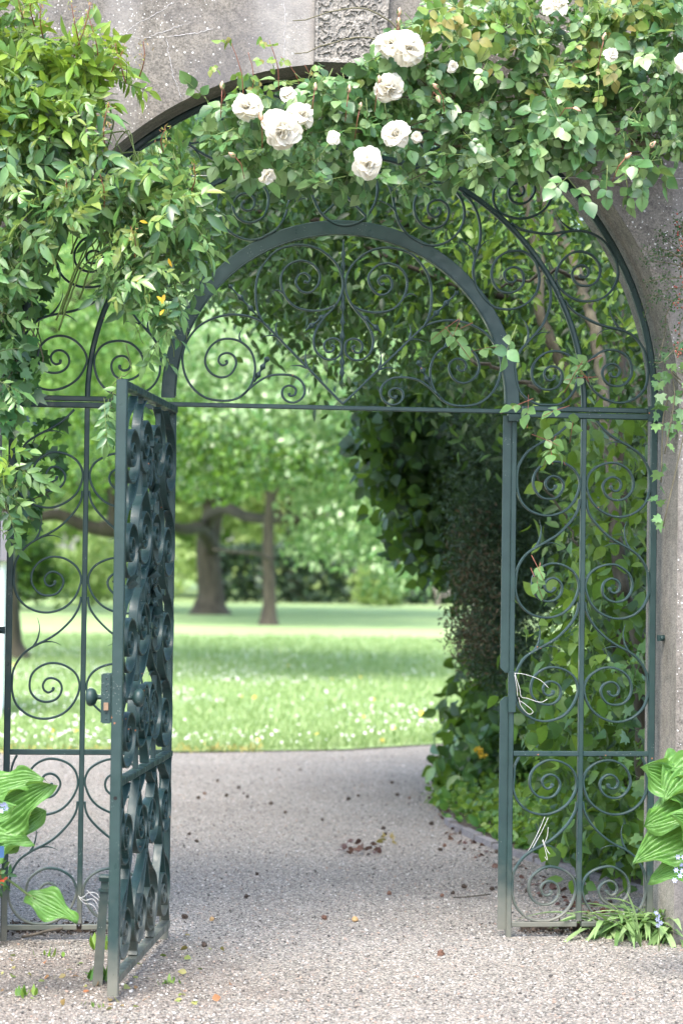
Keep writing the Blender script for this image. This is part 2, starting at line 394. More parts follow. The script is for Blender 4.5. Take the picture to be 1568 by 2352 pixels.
def sprigs(P, R, Nn, n, sp, L, spread=.9, jit=.25):
    """pinnate leaves: returns leaflet positions, directions, normals, sizes and the rachis segments"""
    P = np.asarray(P); R = nrm(R); S = nrm(np.cross(R, Nn)); Z = np.cross(S, R)
    Ps, Ds, Ns, Ls = [], [], [], []
    m = len(P); L = np.broadcast_to(L, (m,))
    for i in range(n):
        a = (i+1)*sp
        drop = -.12*a*(i/n)
        base = P+R*(a*L)[:, None]+np.array([0, 0, 1.])*(drop*L)[:, None]
        for sgn in (-1, 1):
            Ps.append(base); Ds.append(R*.55+S*sgn*spread+rng.normal(size=(m, 3))*jit+np.array([0, 0, -.15]))
            Ns.append(Z+rng.normal(size=(m, 3))*jit); Ls.append(L*rng.uniform(.75, 1.05, m)*(1-.10*abs(i-n*.5)))
    Ps.append(P+R*((n+.7)*sp*L)[:, None]); Ds.append(R+rng.normal(size=(m, 3))*jit*.6+np.array([0, 0, -.2])); Ns.append(Z+rng.normal(size=(m, 3))*jit); Ls.append(L*1.15)
    return np.concatenate(Ps), np.concatenate(Ds), np.concatenate(Ns), np.concatenate(Ls)
def rachis(mb, P, R, L, r=.0016):
    for p, d, l in zip(P, nrm(R), np.broadcast_to(L, (len(P),))):
        tube(mb, [p-d*.03, p+d*l*.5, p+d*l+np.array([0, 0, -.02*l/.1*.3])], [r*1.3, r, r*.7], 3)

# ------------------------------------------------------------------ ground
def sheet(name, poly, z, mat, kind='structure', cells=None):
    mb = MB(); mb.add([(x, y, z) for x, y in poly], [tuple(range(len(poly)))])
    o = mb.build(name, mat); o['kind'] = kind; return o
sheet('ground', [(-160, -30), (160, -30), (160, 260), (-160, 260)], -.03, SOIL)
# gravel drive: forecourt, through the arch and the crossing path; its edges follow the bed and the lawn
def gpt(x, y): p = gnd(x, y); return (float(p[0]), float(p[1]))
gp = MB()
lawn_edge = [(-40, 4.2), (-14, 7.2), (-6, 8.6), (-2, 9.2), (0, 9.35), (1.25, 9.6), (2.6, 10.6), (5, 12.2), (9, 14.6), (20, 19)]
bed_edge = [(20, 14), (9, 11.2), (5, 9.6), (3.0, 8.7), (2.0, 7.8), (1.55, 6.6), (1.30, 5.2), (1.20, 4.1), (1.26, 3.0), (1.42, 2.1), (1.62, 1.3), (1.85, .35)]
bot = [(1.85, -20), (-40, -20)]
poly = lawn_edge+bed_edge+[(30, .3), (30, -20), (-40, -20)]
gp.add([(x, y, 0) for x, y in poly], [tuple(range(len(poly)))])
g = gp.build('gravel_path', GRAVEL); g['kind'] = 'structure'
lw = MB(); lp = [(-160, 4.0)]+lawn_edge+[(160, 40), (160, 240), (-160, 240)]
lw.add([(x, y+.0, .012) for x, y in lp], [tuple(range(len(lp)))])
g = lw.build('lawn', TURF); g['kind'] = 'structure'
bd = MB(); bp = bed_edge[::-1]+[(40, 20), (40, .35)]
bd.add([(x, y, .02) for x, y in bp], [tuple(range(len(bp)))])
g = bd.build('flower_bed_soil', SOIL); g['kind'] = 'structure'
# kerb of the bed
kt = thing('kerb_edging', 'low grey stone edging between the gravel path and the planted bed', 'edging')
kp = catmull([(1.24, 4.4), (1.20, 4.0), (1.26, 3.0), (1.42, 2.1), (1.62, 1.3), (1.85, .4)], 3)
kb_len = 0
for i in range(len(kp)-1):
    a, b2 = kp[i], kp[i+1]; d = (b2-a)/np.linalg.norm(b2-a); nn = np.array([-d[1], d[0]])
    a2 = a+d*.01; b3 = b2-d*.01; mb = MB(); h = .035+random.uniform(-.01, .01)
    V = [(*(a2-nn*.03), -.02), (*(b3-nn*.03), -.02), (*(b3+nn*.03), -.02), (*(a2+nn*.03), -.02), (*(a2-nn*.025), h), (*(b3-nn*.025), h), (*(b3+nn*.025), h), (*(a2+nn*.025), h)]
    mb.add(V, [(0, 3, 2, 1), (4, 5, 6, 7), (0, 1, 5, 4), (1, 2, 6, 5), (2, 3, 7, 6), (3, 0, 4, 7)])
    mb.build('kerb_stone', KERBM, kt)

# ------------------------------------------------------------------ garden wall with arch
ZC, RA, YF, YB = 2.16, 1.362, -.22, .27
HW, TOPW = 7.0, 4.7
wall_t = thing('garden_wall', 'tall weathered grey rendered wall pierced by a wide round arch', 'wall')
def wall_mesh():
    mb = MB(); n = 72
    th = np.linspace(0, pi, n+1)
    inner = [(RA*cos(a), ZC+RA*sin(a)) for a in th]
    outer = []
    for a in th:
        dx, dz = cos(a), sin(a); s = 1e9
        if abs(dx) > 1e-6: s = min(s, HW/abs(dx))
        if dz > 1e-6: s = min(s, (TOPW-ZC)/dz)
        outer.append((dx*s, ZC+dz*s))
    # make sure top corners are present
    for (Y, flip) in ((YF, False), (YB, True)):
        V = [(x, Y, z) for x, z in inner]+[(x, Y, z) for x, z in outer]
        Fc = []
        for i in range(n):
            f = (i, n+1+i, n+2+i, i+1); Fc.append(f[::-1] if not flip else f)
        mb.add(V, Fc, 0)
        for sgn in (1, -1):
            V = [(sgn*RA, Y, -.05), (sgn*HW, Y, -.05), (sgn*HW, Y, ZC), (sgn*RA, Y, ZC)]
            mb.add(V, [(0, 1, 2, 3)], 0)
        for sgn in (1, -1):   # top corners
            a_i = [i for i in range(n+1) if abs(abs(outer[i][0])-HW) < 1e-6 and outer[i][0]*sgn > 0]
            k = a_i[-1] if sgn > 0 else a_i[0]; k2 = k+1 if sgn > 0 else k-1
            mb.add([(outer[k][0], Y, outer[k][1]), (sgn*HW, Y, TOPW), (outer[k2][0], Y, TOPW)], [(0, 1, 2)], 0)
    prof = [(RA, -.05)]+inner+[(-RA, -.05)]
    V = [(x, YF, z) for x, z in prof]+[(x, YB, z) for x, z in prof]; m = len(prof)
    mb.add(V, [(i, i+1, m+i+1, m+i) for i in range(m-1)], 1)
    mb.add([(-HW, YF, TOPW), (HW, YF, TOPW), (HW, YB, TOPW), (-HW, YB, TOPW)], [(0, 1, 2, 3)], 0)
    for s in (-1, 1): mb.add([(s*HW, YF, -.05), (s*HW, YB, -.05), (s*HW, YB, TOPW), (s*HW, YF, TOPW)], [(0, 1, 2, 3)], 0)
    return mb
wall_mesh().build('wall', [STONE, REVEAL], wall_t)
cp = MB(); box(cp, -HW-.05, HW+.05, YF-.07, YB+.07, TOPW+.002, TOPW+.12, 0, .02); cp.build('coping', KERBM, wall_t)
# raised keystone with vermiculated carving
def vnoise(x, y, seed=0, oct=1):
    r = np.random.default_rng(seed); G = r.uniform(-1, 1, (64, 64))
    xi = np.floor(x).astype(int); yi = np.floor(y).astype(int); fx = x-xi; fy = y-yi
    fx = fx*fx*(3-2*fx); fy = fy*fy*(3-2*fy); g = lambda a, b: G[a % 64, b % 64]
    return (g(xi, yi)*(1-fx)+g(xi+1, yi)*fx)*(1-fy)+(g(xi, yi+1)*(1-fx)+g(xi+1, yi+1)*fx)*fy
ks_b = at(np.array([722., 882.]), np.array([150., 156.]), YF-.04); ks_t = at(np.array([727., 905.]), np.array([-160., -160.]), YF-.04)
def keystone():
    mb = MB(); nu, nv = 96, 190
    zb = ZC+RA-.005; zt = float(ks_t[0][2])
    V = []; vv, uu = np.meshgrid(np.linspace(0, 1, nv), np.linspace(0, 1, nu), indexing='ij')
    xl = ks_b[0][0]+(ks_t[0][0]-ks_b[0][0])*vv; xr = ks_b[1][0]+(ks_t[1][0]-ks_b[1][0])*vv
    X = xl+(xr-xl)*uu; Z = (zb-.0)+(zt-zb)*vv
    wx = X+.012*vnoise(X*45, Z*45, 3); wz = Z+.012*vnoise(X*45+9, Z*45, 4)
    h = vnoise(wx*42, wz*46, 5)+.5*vnoise(wx*80, wz*80, 6)
    ridge = np.clip((np.abs(h)-.13)/.12, 0, 1)
    ridge = ridge*ridge*(3-2*ridge)
    border = np.minimum(np.minimum(uu, 1-uu)*(xr-xl), vv*(zt-zb))
    bm = np.clip((border-.012)/.006, 0, 1)
    H = .007*((1-bm)+bm*(1-ridge))
    Y = YF-.03-H-.002*vnoise(X*150, Z*150, 8)
    V = np.stack([X, Y, Z], -1).reshape(-1, 3)
    mb.add(V, [(i*nu+j, i*nu+j+1, (i+1)*nu+j+1, (i+1)*nu+j) for i in range(nv-1) for j in range(nu-1)])
    # sides and soffit
    b = [(xl[0, 0], YF-.03, zb), (xr[0, 0], YF-.03, zb), (xr[-1, 0], YF-.03, zt), (xl[-1, 0], YF-.03, zt)]
    b2 = [(p[0], YF+.0, p[2]) for p in b]
    b3 = [(p[0], YF-.0415, p[2]) for p in b]
    mb.add(b3+b2, [(0, 1, 5, 4), (1, 2, 6, 5), (3, 0, 4, 7), (2, 3, 7, 6)])
    return mb
keystone().build('keystone', KEYM, wall_t)
# pale repaired cracks
CRK = m_simple('crack_filler', (.40, .39, .39), .9, .3, 60)
def crack(pts, w=.0022):
    w *= .62
    Y = YF-.0022; p = at(np.array([a for a, b in pts], float), np.array([b for a, b in pts], float), Y)
    q = catmull(p[:, [0, 2]], 9); q[1:-1] += rng.normal(size=(len(q)-2, 2))*.0022
    T = nrm(np.gradient(q, axis=0)); Nn = np.stack([-T[:, 1], T[:, 0]], 1); ww = w*rng.uniform(.3, 1., len(q)); ww[0] = ww[-1] = .0003
    mb = MB(); V = []
    for a, n_, w_ in zip(q, Nn, ww): V += [(a[0]-n_[0]*w_, Y, a[1]-n_[1]*w_), (a[0]+n_[0]*w_, Y, a[1]+n_[1]*w_)]
    mb.add(V, [(2*i, 2*i+1, 2*i+3, 2*i+2) for i in range(len(q)-1)]); mb.build('crack', CRK, wall_t)
crack([(245, 80), (285, 79), (330, 90)]); crack([(285, 79), (315, 55), (362, 30), (400, 3)]); crack([(330, 90), (372, 74), (440, 50)])
crack([(385, 84), (440, 78), (492, 64)], .0028); crack([(383, 88), (390, 130), (396, 165), (408, 200), (416, 226)], .0026); crack([(652, 5), (655, 60), (650, 140)], .0022)

# ------------------------------------------------------------------ iron screen (fixed)
screen = thing('iron_gate_screen', 'dark green wrought iron screen with scrolls filling the stone arch', 'gate screen')
XM, XJL, XJR, XP = 1.02, .68, .716, 1.318        # mid bars, jambs, outer posts (bar centres)
ZT = 2.16; ZB = .05
BARD = .026
def bar(name, x0, x1, z0, z1, y0=-.013, y1=.013, par=None, ch=.003):
    mb = MB(); box(mb, x0, x1, y0, y1, z0, z1, 0, ch); return mb.build(name, IRON, par or screen)
for s in (-1, 1):
    bar('post', s*XP-.013, s*XP+.013, .0, ZT+.0, -.015, .015)
    bar('mullion', s*XM-.0105, s*XM+.0105, ZB+.017, ZT-.0275)
    mb = MB(); box(mb, s*XM-.009, s*XM+.009, -.009, .009, ZB+.01, ZT-.03); 
bar('hinge_jamb', -.700, -.662, .0, ZT-.018, -.004, .030)
bar('lock_jamb', .716, .738, .0, ZT-.018)
mb = MB()
# stop plate with a notch for the lock keep
zn0, zn1 = float(at(1160, 1600, 0)[2]), float(at(1160, 1545, 0)[2])
for (z0, z1, c0, c1) in ((.03, zn0, 0, 1), (zn1, ZT-.02, 1, 0)):
    V = []
    for y in (-.004, .002):
        V += [(.681, y, z0+(.02 if c0 else 0)), (.701 if c0 else .681, y, z0), (.7155, y, z0), (.7155, y, z1), (.700 if c1 else .681, y, z1), (.681, y, z1-(.02 if c1 else 0))]
    mb.add(V, [(0, 1, 2, 3, 4, 5)[::-1], (6, 7, 8, 9, 10, 11)]+[(i, (i+1) % 6, 6+(i+1) % 6, 6+i) for i in range(6)])
mb.build('stop_plate', IRON, screen)
mb = MB(); zk0, zk1 = float(at(1180, 1635, 0)[2]), float(at(1180, 1542, 0)[2]); box(mb, .712, .744, -.022, -.0135, zk0, zk1, 0, .002); mb.build('lock_keep', IRON, screen)
# transoms
def tr(x0, x1):
    bar('transom', x0, x1, ZT-.026, ZT-.003, -.02, .012); bar('transom', x0, x1, ZT+.001, ZT+.022, -.012, .016)
tr(-XP-.02, -.735); tr(.762, XP+.02)
bar('transom', -.734, .761, ZT-.012, ZT+.006, -.014, .014)
for s in (-1, 1): bar('transom_end_block', s*XP-.032, s*XP+.032, ZT-.034, ZT+.030, -.024, -.0205)
bar('bearing_block', .700, .760, ZT-.045, ZT-.013, -.022, .016); bar('bearing_block', -.727, -.664, ZT-.05, ZT-.013, -.022, .016)
ZM = .751
for (a, b_) in ((-XP+.013, -XM-.0105), (-XM+.0105, -.7005), (.7385, XM-.0105), (XM+.0105, XP-.013)):
    bar('rail', a, b_, ZM-.0105, ZM+.0105); bar('rail', a, b_, ZB-.009, ZB+.012)
# arched members
def arc(r, zc=ZC, xc=0., n=64, a0=0., a1=pi):
    a = np.linspace(a0, a1, n+1); return np.stack([xc+r*np.cos(a), zc+r*np.sin(a)], 1)
mb = MB(); ribbon(mb, arc(XP, ZC+.022), .028, .034); mb.build('outer_arch', IRON, screen)
mb = MB(); ribbon(mb, arc(XM, ZC+.02), .022, .028); mb.build('middle_arch', IRON, screen)
mb = MB(); ribbon(mb, np.vstack([[(.012+.708, ZT+.0235)], arc(.708, ZC+.03, .012), [(.012-.708, ZT+.0235)]]), .056, .012, -.002); mb.build('inner_arch', IRON, screen)
mb = MB(); ribbon(mb, arc(.679, ZC+.03, .012), .006, .034, .004); mb.build('inner_arch_flange', IRON, screen)
# scroll cell measured on the photograph: u across the panel (0 = mullion, 1 = outer bar), v along it
_c = [(770, 780), (755, 840), (730, 900), (680, 970), (600, 1050), (515, 1105), (430, 1150), (350, 1212), (292, 1310), (268, 1400), (275, 1490), (310, 1580), (380, 1650), (470, 1685), (560, 1683), (650, 1645), (715, 1580), (752, 1500), (762, 1430), (738, 1360), (690, 1312), (620, 1280), (540, 1275), (468, 1308), (420, 1362), (403, 1430), (415, 1492), (460, 1543), (520, 1562), (582, 1548), (622, 1508), (635, 1455), (614, 1408), (568, 1384), (524, 1395), (498, 1435), (508, 1475), (540, 1492), (570, 1478), (574, 1462)]
CELL = np.array([((768-x)/496, (1450-y)/496) for x, y in _c])
CELL[:, 0] = np.clip(CELL[:, 0], .012, .985)
_l1 = [(428, 1150), (452, 1105), (466, 1050), (468, 1000), (452, 940)]; _l2 = [(430, 1150), (480, 1125), (530, 1115), (580, 1120), (628, 1142)]
LEAFS = [np.array([((768-x)/496, (1450-y)/496) for x, y in L_]) for L_ in (_l1, _l2)]
def taper(n, a, b_, mid=None): return np.linspace(a, b_, n)
def cell(name, par, f, clip=None, t=.0088, d=.024, flicks=True, w=1., y0=0.):
    """f maps (u,v) arrays to plane coordinates; clip(z) keeps points"""
    c = CELL+np.concatenate([rng.normal(size=(12, 2))*.0025, rng.normal(size=(len(CELL)-12, 2))*.0022])
    Q = catmull(c, 5); Pp = f(Q[:, 0], Q[:, 1])
    if clip is not None:
        ok = clip(Pp); i0 = np.argmax(ok) if ok.any() else len(ok); Pp = Pp[i0:]
    n = len(Pp)
    if n < 10: return
    mb = MB(); tt = np.full(n, t); tt[-8:] = np.linspace(t, t*1.5, 8)
    ribbon(mb, Pp, tt, d, y0)
    e = Pp[-1]; lathe(mb, (e[0], y0-d/2, e[1]), (0, 1, 0), [(0, .001), (.001, t*.75), (d-.001, t*.75), (d, .001)], 10)
    ob = mb.build(name, IRON, par)
    if flicks:
        for L_ in LEAFS:
            Q = catmull(L_, 4); Pp = f(Q[:, 0], Q[:, 1])
            if clip is not None and not clip(Pp).all(): continue
            mb = MB(); ribbon(mb, Pp, np.linspace(t*1.1, .0012, len(Pp)), np.linspace(d*.8, .004, len(Pp)), y0); mb.build('scroll_leaf', IRON, par)
    return ob
# straight panels
cz = [float(at(1265, y, 0)[2]) for y in (1113, 1347.5, 1585, 1799, 2044)]
for s in (-1, 1):
    jb = .738 if s > 0 else .7005
    for side in (0, 1):                     # 0: towards the opening, 1: towards the wall
        for k, zc_ in enumerate(cz):
            if side == 0: x_in, wd = XM-.0105, XM-.0105-jb; fu = lambda u, v, zc_=zc_, wd=wd, s=s: np.stack([s*(XM-.0105-u*wd), zc_+v*.268], 1)
            else: wd = XP-.013-(XM+.0105); fu = lambda u, v, zc_=zc_, wd=wd, s=s: np.stack([s*(XM+.0105+u*wd), zc_+v*.268], 1)
            top = ZT-.027 if k < 3 else (ZM-.011 if k == 3 else 9)
            low = ZM+.011 if k < 3 else ZB+.012
            ff = lambda u, v, fu=fu, low=low: np.stack([fu(u, v)[:, 0], np.maximum(fu(u, v)[:, 1], low+.003)], 1)
            cell('scroll', screen, ff, (lambda P_, top=top: P_[:, 1] < top))
# arched spandrels: same cell bent round the arch
for s in (-1, 1):
    for (ang) in (7.5, 29, 50.5, 72):
        a0 = radians(ang); ro, wd = XM+.012, XP-.015-XM-.012
        fu = lambda u, v, a0=a0: np.stack([s*(ro+u*wd)*np.cos(a0+v*.27/1.17), ZC+.02+(ro+u*wd)*np.sin(a0+v*.27/1.17)], 1)
        cell('scroll', screen, lambda u, v, fu=fu: np.stack([fu(u, v)[:, 0], np.maximum(fu(u, v)[:, 1], ZT+.028)], 1), (lambda P_: P_[:, 0]*s > .02))
    for (ang) in (8.5, 37, 64):
        a0 = radians(ang); ri = XM-.012; wd2 = XM-.012-.737
        fu = lambda u, v, a0=a0: np.stack([s*(ri-u*wd2)*np.cos(a0+v*.27/.90), ZC+.02+(ri-u*wd2)*np.sin(a0+v*.27/.90)], 1)
        cell('scroll', screen, lambda u, v, fu=fu: np.stack([fu(u, v)[:, 0], np.maximum(fu(u, v)[:, 1], ZT+.028)], 1), (lambda P_: P_[:, 0]*s > .02))
def Z5(x, y): p = at((500+x*.3189)/1.08865, (380+y*.3189)/1.08865, 0); return (float(p[0]), float(p[2]))
for pl in ([(860, 180), (878, 330), (940, 470), (1050, 560), (1170, 575), (1290, 520), (1370, 400), (1390, 260), (1330, 140)], [(960, 490), (1060, 400), (1160, 300), (1270, 190), (1330, 140)], [(1300, 505), (1180, 380), (1050, 260), (930, 170), (870, 170)]):
    mb = MB(); ribbon(mb, catmull([Z5(*p) for p in pl], 5), .0095, .024); mb.build('scroll', IRON, screen)
# lunette inside the inner arch (left half measured, right half mirrored)
def Z4(x, y): p = at((400+x*.3189)/1.08865, (550+y*.3189)/1.08865, 0); return (float(p[0]), float(p[2]))
XC4 = Z4(1438, 900)[0]
LUN = {
 'stalk': [(1432, 1445), (1300, 1310), (1150, 1152), (1000, 1000), (920, 915), (840, 835), (790, 785)],
 'loop': [(800, 800), (760, 690), (750, 560), (765, 450), (810, 350), (900, 250), (1000, 208), (1120, 197), (1250, 232), (1365, 325), (1422, 430), (1432, 540), (1400, 630), (1345, 705), (1270, 785), (1218, 880), (1204, 965), (1230, 1040), (1290, 1088), (1360, 1092), (1412, 1055), (1424, 1000), (1410, 950), (1360, 927), (1305, 945), (1286, 990), (1308, 1033), (1348, 1030), (1365, 995), (1345, 982)],
 'spiral': [(1380, 665), (1300, 700), (1180, 712), (1060, 680), (985, 605), (950, 510), (957, 420), (1010, 350), (1100, 320), (1190, 345), (1250, 420), (1242, 500), (1180, 567), (1110, 560), (1066, 500), (1085, 435), (1135, 418), (1175, 455), (1160, 490), (1130, 482)],
 'large': [(805, 800), (700, 757), (560, 742), (430, 768), (320, 822), (245, 900), (192, 1000), (177, 1100), (200, 1220), (262, 1322), (350, 1390), (450, 1415), (560, 1413), (640, 1380), (700, 1318), (738, 1230), (744, 1130), (712, 1030), (640, 960), (550, 932), (460, 945), (390, 1003), (355, 1090), (368, 1160), (420, 1215), (490, 1235), (558, 1205), (597, 1130), (580, 1070), (530, 1043), (475, 1062), (460, 1110), (490, 1140), (525, 1125), (518, 1100)],
 'small': [(640, 1378), (700, 1325), (770, 1268), (850, 1225), (950, 1212), (1050, 1225), (1112, 1272), (1135, 1340), (1110, 1400), (1050, 1432), (990, 1418), (957, 1370), (970, 1317), (1020, 1299), (1062, 1325), (1058, 1368), (1020, 1380), (1010, 1358)]}
FL = [[(920, 915), (880, 905), (830, 910), (785, 925)], [(918, 905), (908, 860), (912, 820), (925, 785)], [(1150, 1160), (1100, 1143), (1050, 1142), (1010, 1147)], [(1152, 1150), (1140, 1100), (1140, 1050), (1155, 1010)], [(635, 960), (622, 915), (630, 880), (652, 850)], [(965, 575), (930, 553), (895, 553), (865, 572)]]
BUDS = [((740, 1270), (850, 1070), [.3, .62, .92]), ((1345, 705), (1135, 872), [.4, .78]), ((795, 785), (535, 505), [.36, .66, 1.])]
def mir(P_, m): return [(2*XC4-x if m else x, z) for x, z in P_]
def bud(mb, a, b_, fr):
    a = np.array([a[0], 0, a[1]]); b_ = np.array([b_[0], 0, b_[1]]); L_ = np.linalg.norm(b_-a); prof = []
    for t_ in np.linspace(0, 1, 41):
        r = .0035
        for f_ in fr: r += .0085*math.exp(-((t_-f_+.03)*L_/.011)**2)
        prof.append((t_*L_, r*(1 if t_ < .97 else .3)))
    lathe(mb, a, b_-a, prof, 8)
for m_ in (0, 1):
    for k, P_ in LUN.items():
        pts = catmull(mir([Z4(*p) for p in P_], m_), 5); mb = MB(); tt = np.full(len(pts), .0085)
        if k != 'stalk': tt[-6:] = np.linspace(.0085, .013, 6)
        ribbon(mb, pts, tt, .022); mb.build('lunette_scroll', IRON, screen)
    for P_ in FL:
        pts = catmull(mir([Z4(*p) for p in P_], m_), 4); mb = MB(); ribbon(mb, pts, np.linspace(.009, .0012, len(pts)), np.linspace(.02, .004, len(pts))); mb.build('scroll_leaf', IRON, screen)
    for a, b_, fr in BUDS:
        mb = MB(); q = mir([Z4(*a), Z4(*b_)], m_); bud(mb, q[0], q[1], fr); mb.build('twisted_bud', IRON, screen, True)
mb = MB(); q0, q1 = Z4(1438, 150), Z4(1425, 1285); bud(mb, q0, q1, [.14, .22, .44, .5, .6, .70, .88, .95]); mb.build('finial', IRON, screen, True)

# ------------------------------------------------------------------ gate leaf, swung open towards the camera
ANG = -(pi/2+.1885)
leaf = thing('iron_gate_leaf', 'open dark green wrought iron gate leaf seen edge on, with round knobs', 'gate', (-.672, -.012, 0), ANG)
LW = 1.352
def lb(name, x0, x1, z0, z1, y0=-.019, y1=.019, ch=.003): return bar(name, x0, x1, z0, z1, y0, y1, leaf, ch)
lb('stile', 0.004, .026, .045, 2.135, -.012, .012); lb('stile', LW-.028, LW, .018, 2.148)
lb('rail', .026, LW-.028, 2.118, 2.146, -.019, .019); lb('rail', .026, LW-.028, .738, .762, -.019, .019); lb('rail', .026, LW-.028, .055, .083, -.019, .019)
DL = .034
def plane_cell(x0, w, zc_, hz, dirn, zlo, zhi, flicks=True, vf=1):
    f_ = lambda u, v: np.stack([x0+dirn*u*w, np.clip(zc_+vf*v*hz, zlo+.004, zhi-.004)], 1)
    cell('scroll', leaf, f_, (lambda P_: (P_[:, 1] < zhi-.005) & (P_[:, 1] > zlo+.0)), .0075, DL, flicks)
cwid = .325
# outer columns against the stiles, inner pair against a central axis
cols = [(LW-.030-cwid, cwid, 1), (.028+cwid, cwid, -1), (LW/2, .335, 1), (LW/2, .335, -1)]
for j, (x0, w_, dr) in enumerate(cols):
    for k in range(4):
        plane_cell(x0, w_, .90+k*.335+(.05 if j > 1 else 0), .225, dr, .765, 2.116, k % 2 == 0)
# hearts and reversed C scrolls in the middle and in the lower panel
for k in range(3):
    for sgn in (-1, 1):
        plane_cell(LW/2+sgn*.0, .15, .98+k*.44, .17, sgn, .765, 2.116, False, -1)
for j, (x0, w_, dr) in enumerate([(LW-.030-.28, .28, 1), (.028+.28, .28, -1), (LW/2, .3, 1), (LW/2, .3, -1)]):
    for k in range(2): plane_cell(x0, w_, .22+k*.33, .2, dr, .086, .736, False)
for x0, x1 in ((.03, .48), (.48, .03), (.45, .9), (.9, .45), (.88, 1.32), (1.32, .88)):
    mb = MB(); ribbon(mb, catmull([(x0, .086), (x0+(x1-x0)*.46, .40), (x1, .736)], 8), .008, DL); mb.build('cross_bar', IRON, leaf)
for x0 in (.45, .9):
    mb = MB(); ribbon(mb, np.array([(x0, .765), (x0, 1.4), (x0, 2.116)]), .010, .02); mb.build('upright', IRON, leaf)
for x0, z0 in ((LW/2, 1.28), (LW/2, 1.72), (LW/2, 1.96), (.34, 1.4), (1.0, 1.5), (1.0, 1.1)):
    mb = MB(); box(mb, x0-.016, x0+.016, -.022, .022, z0-.012, z0+.012, 0, .003); mb.build('collar', IRON, leaf)
def iron_leaves(x0, z0, n, L_, name='acanthus_leaf'):
    mb = MB()
    for i in range(n):
        a = random.uniform(-.6, pi+.6); y = random.choice((-1, 1))*.014
        d = np.array([cos(a)*.8, random.uniform(.2, .9)*(1 if y > 0 else -1), sin(a)+.3]); d /= np.linalg.norm(d)
        s_ = np.cross(d, (0, 1, 0)); s_ /= np.linalg.norm(s_)+1e-6; l = L_*random.uniform(.6, 1.1)
        V = []
        for t_, w_ in ((0, .15), (.3, .30), (.6, .26), (.85, .14), (1, .02)):
            c = np.array([x0, y, z0])+d*l*t_+np.array([0, 0, -.25*l*t_*t_]); V += [c-s_*w_*l, c+np.array([0, .004, 0]), c+s_*w_*l]
        Fc = []
        for k in range(4): Fc += [(3*k, 3*k+1, 3*k+4, 3*k+3), (3*k+1, 3*k+2, 3*k+5, 3*k+4)]
        mb.add(V, Fc)
    return mb.build(name, IRON, leaf, True)
for x0, z0, n in ((LW/2, 1.40, 14), (LW/2+.05, 1.47, 10), (LW/2-.06, 1.33, 8), (LW/2, 1.93, 5), (1.02, 1.55, 4), (LW/2, 1.78, 5), (.9, 1.02, 4), (LW-.1, 1.43, 4)):
    iron_leaves(x0, z0, n, .075)
# lock, keeper slot and knobs
zl = float(at(256, 1604, -1.32)[2])
lock = MB(); box(lock, LW-.125, LW-.004, -.056, -.0195, zl-.083, zl+.083, 0, 0)
lk = lock.build('lock_case', IRON, leaf)
mb = MB(); box(mb, LW-.0035, LW+.0005, -.051, -.022, zl-.086, zl+.086, 0, .002); mb.build('lock_plate', IRON, lk)
BRASS = m_simple('worn_brass', (.32, .22, .15), .4, .4, 60, .7)
mb = MB(); box(mb, LW+.001, LW+.010, -.044, -.028, zl-.040, zl-.014); mb.build('latch_bolt', BRASS, lk)
mb = MB()
for dz in (-.07, .07, -.05, .03, .045, .0): lathe(mb, (LW+.0006, -.036, zl+dz), (1, 0, 0), [(0, .004), (.0015, .0035), (.002, .001)], 8)
mb.build('lock_screw', IRON, lk, True)
kprof = [(0, .017), (.004, .017), (.006, .008), (.022, .008), (.026, .013), (.030, .024), (.040, .031), (.052, .032), (.060, .026), (.064, .012), (.065, .001)]
mb = MB(); lathe(mb, (LW-.075, -.0565, zl), (0, -1, 0), kprof, 20); mb.build('knob', IRON, leaf, True)
mb = MB(); lathe(mb, (LW-.075, .0195, zl), (0, 1, 0), kprof, 20); mb.build('knob', IRON, leaf, True)
mb = MB(); lathe(mb, (LW+.0003, 0, .70), (1, 0, 0), [(0, .0068), (.0004, .0066)], 14); mb.build('bolt_hole', m_simple('black_hole', (.004, .004, .004), .9, .1), leaf)
for z in (.5, 1.3, 1.9):
    mb = MB(); lathe(mb, (-.004, .0, z-.03), (0, 0, 1), [(0, .011), (.06, .011), (.062, .008)], 10); mb.build('hinge', IRON, leaf, True)

# leaning gate stop
p0 = gnd(224, 2262); p1 = at(242, 2012, float(p0[1])-.0)
st = thing('gate_stop', 'short leaning green iron post with collars beside the open gate', 'gate stop', tuple(p0))
ax = nrm(p1-p0); hh = float(np.linalg.norm(p1-p0)); mb = MB()
A = nrm(np.cross(ax, (0, 1, 0.))); B = np.cross(ax, A)
def sq(mb, h0, h1, r0, r1):
    V = []
    for h, r in ((h0, r0), (h1, r1)):
        for a, b_ in ((1, 1), (-1, 1), (-1, -1), (1, -1)): V.append(ax*h+A*a*r+B*b_*r)
    mb.add(V, [(0, 1, 2, 3), (7, 6, 5, 4)]+[(i, i+4, (i+1) % 4+4, (i+1) % 4) for i in range(4)])
sq(mb, -.06, hh-.056, .018, .015); mb.build('shaft', IRON, st)
mb = MB(); sq(mb, hh-.0555, hh-.048, .020, .020); sq(mb, hh-.047, hh-.018, .013, .013); sq(mb, hh-.0175, hh-.004, .020, .024); sq(mb, hh-.0035, hh+.004, .022, .017); mb.build('collar', IRON, st)

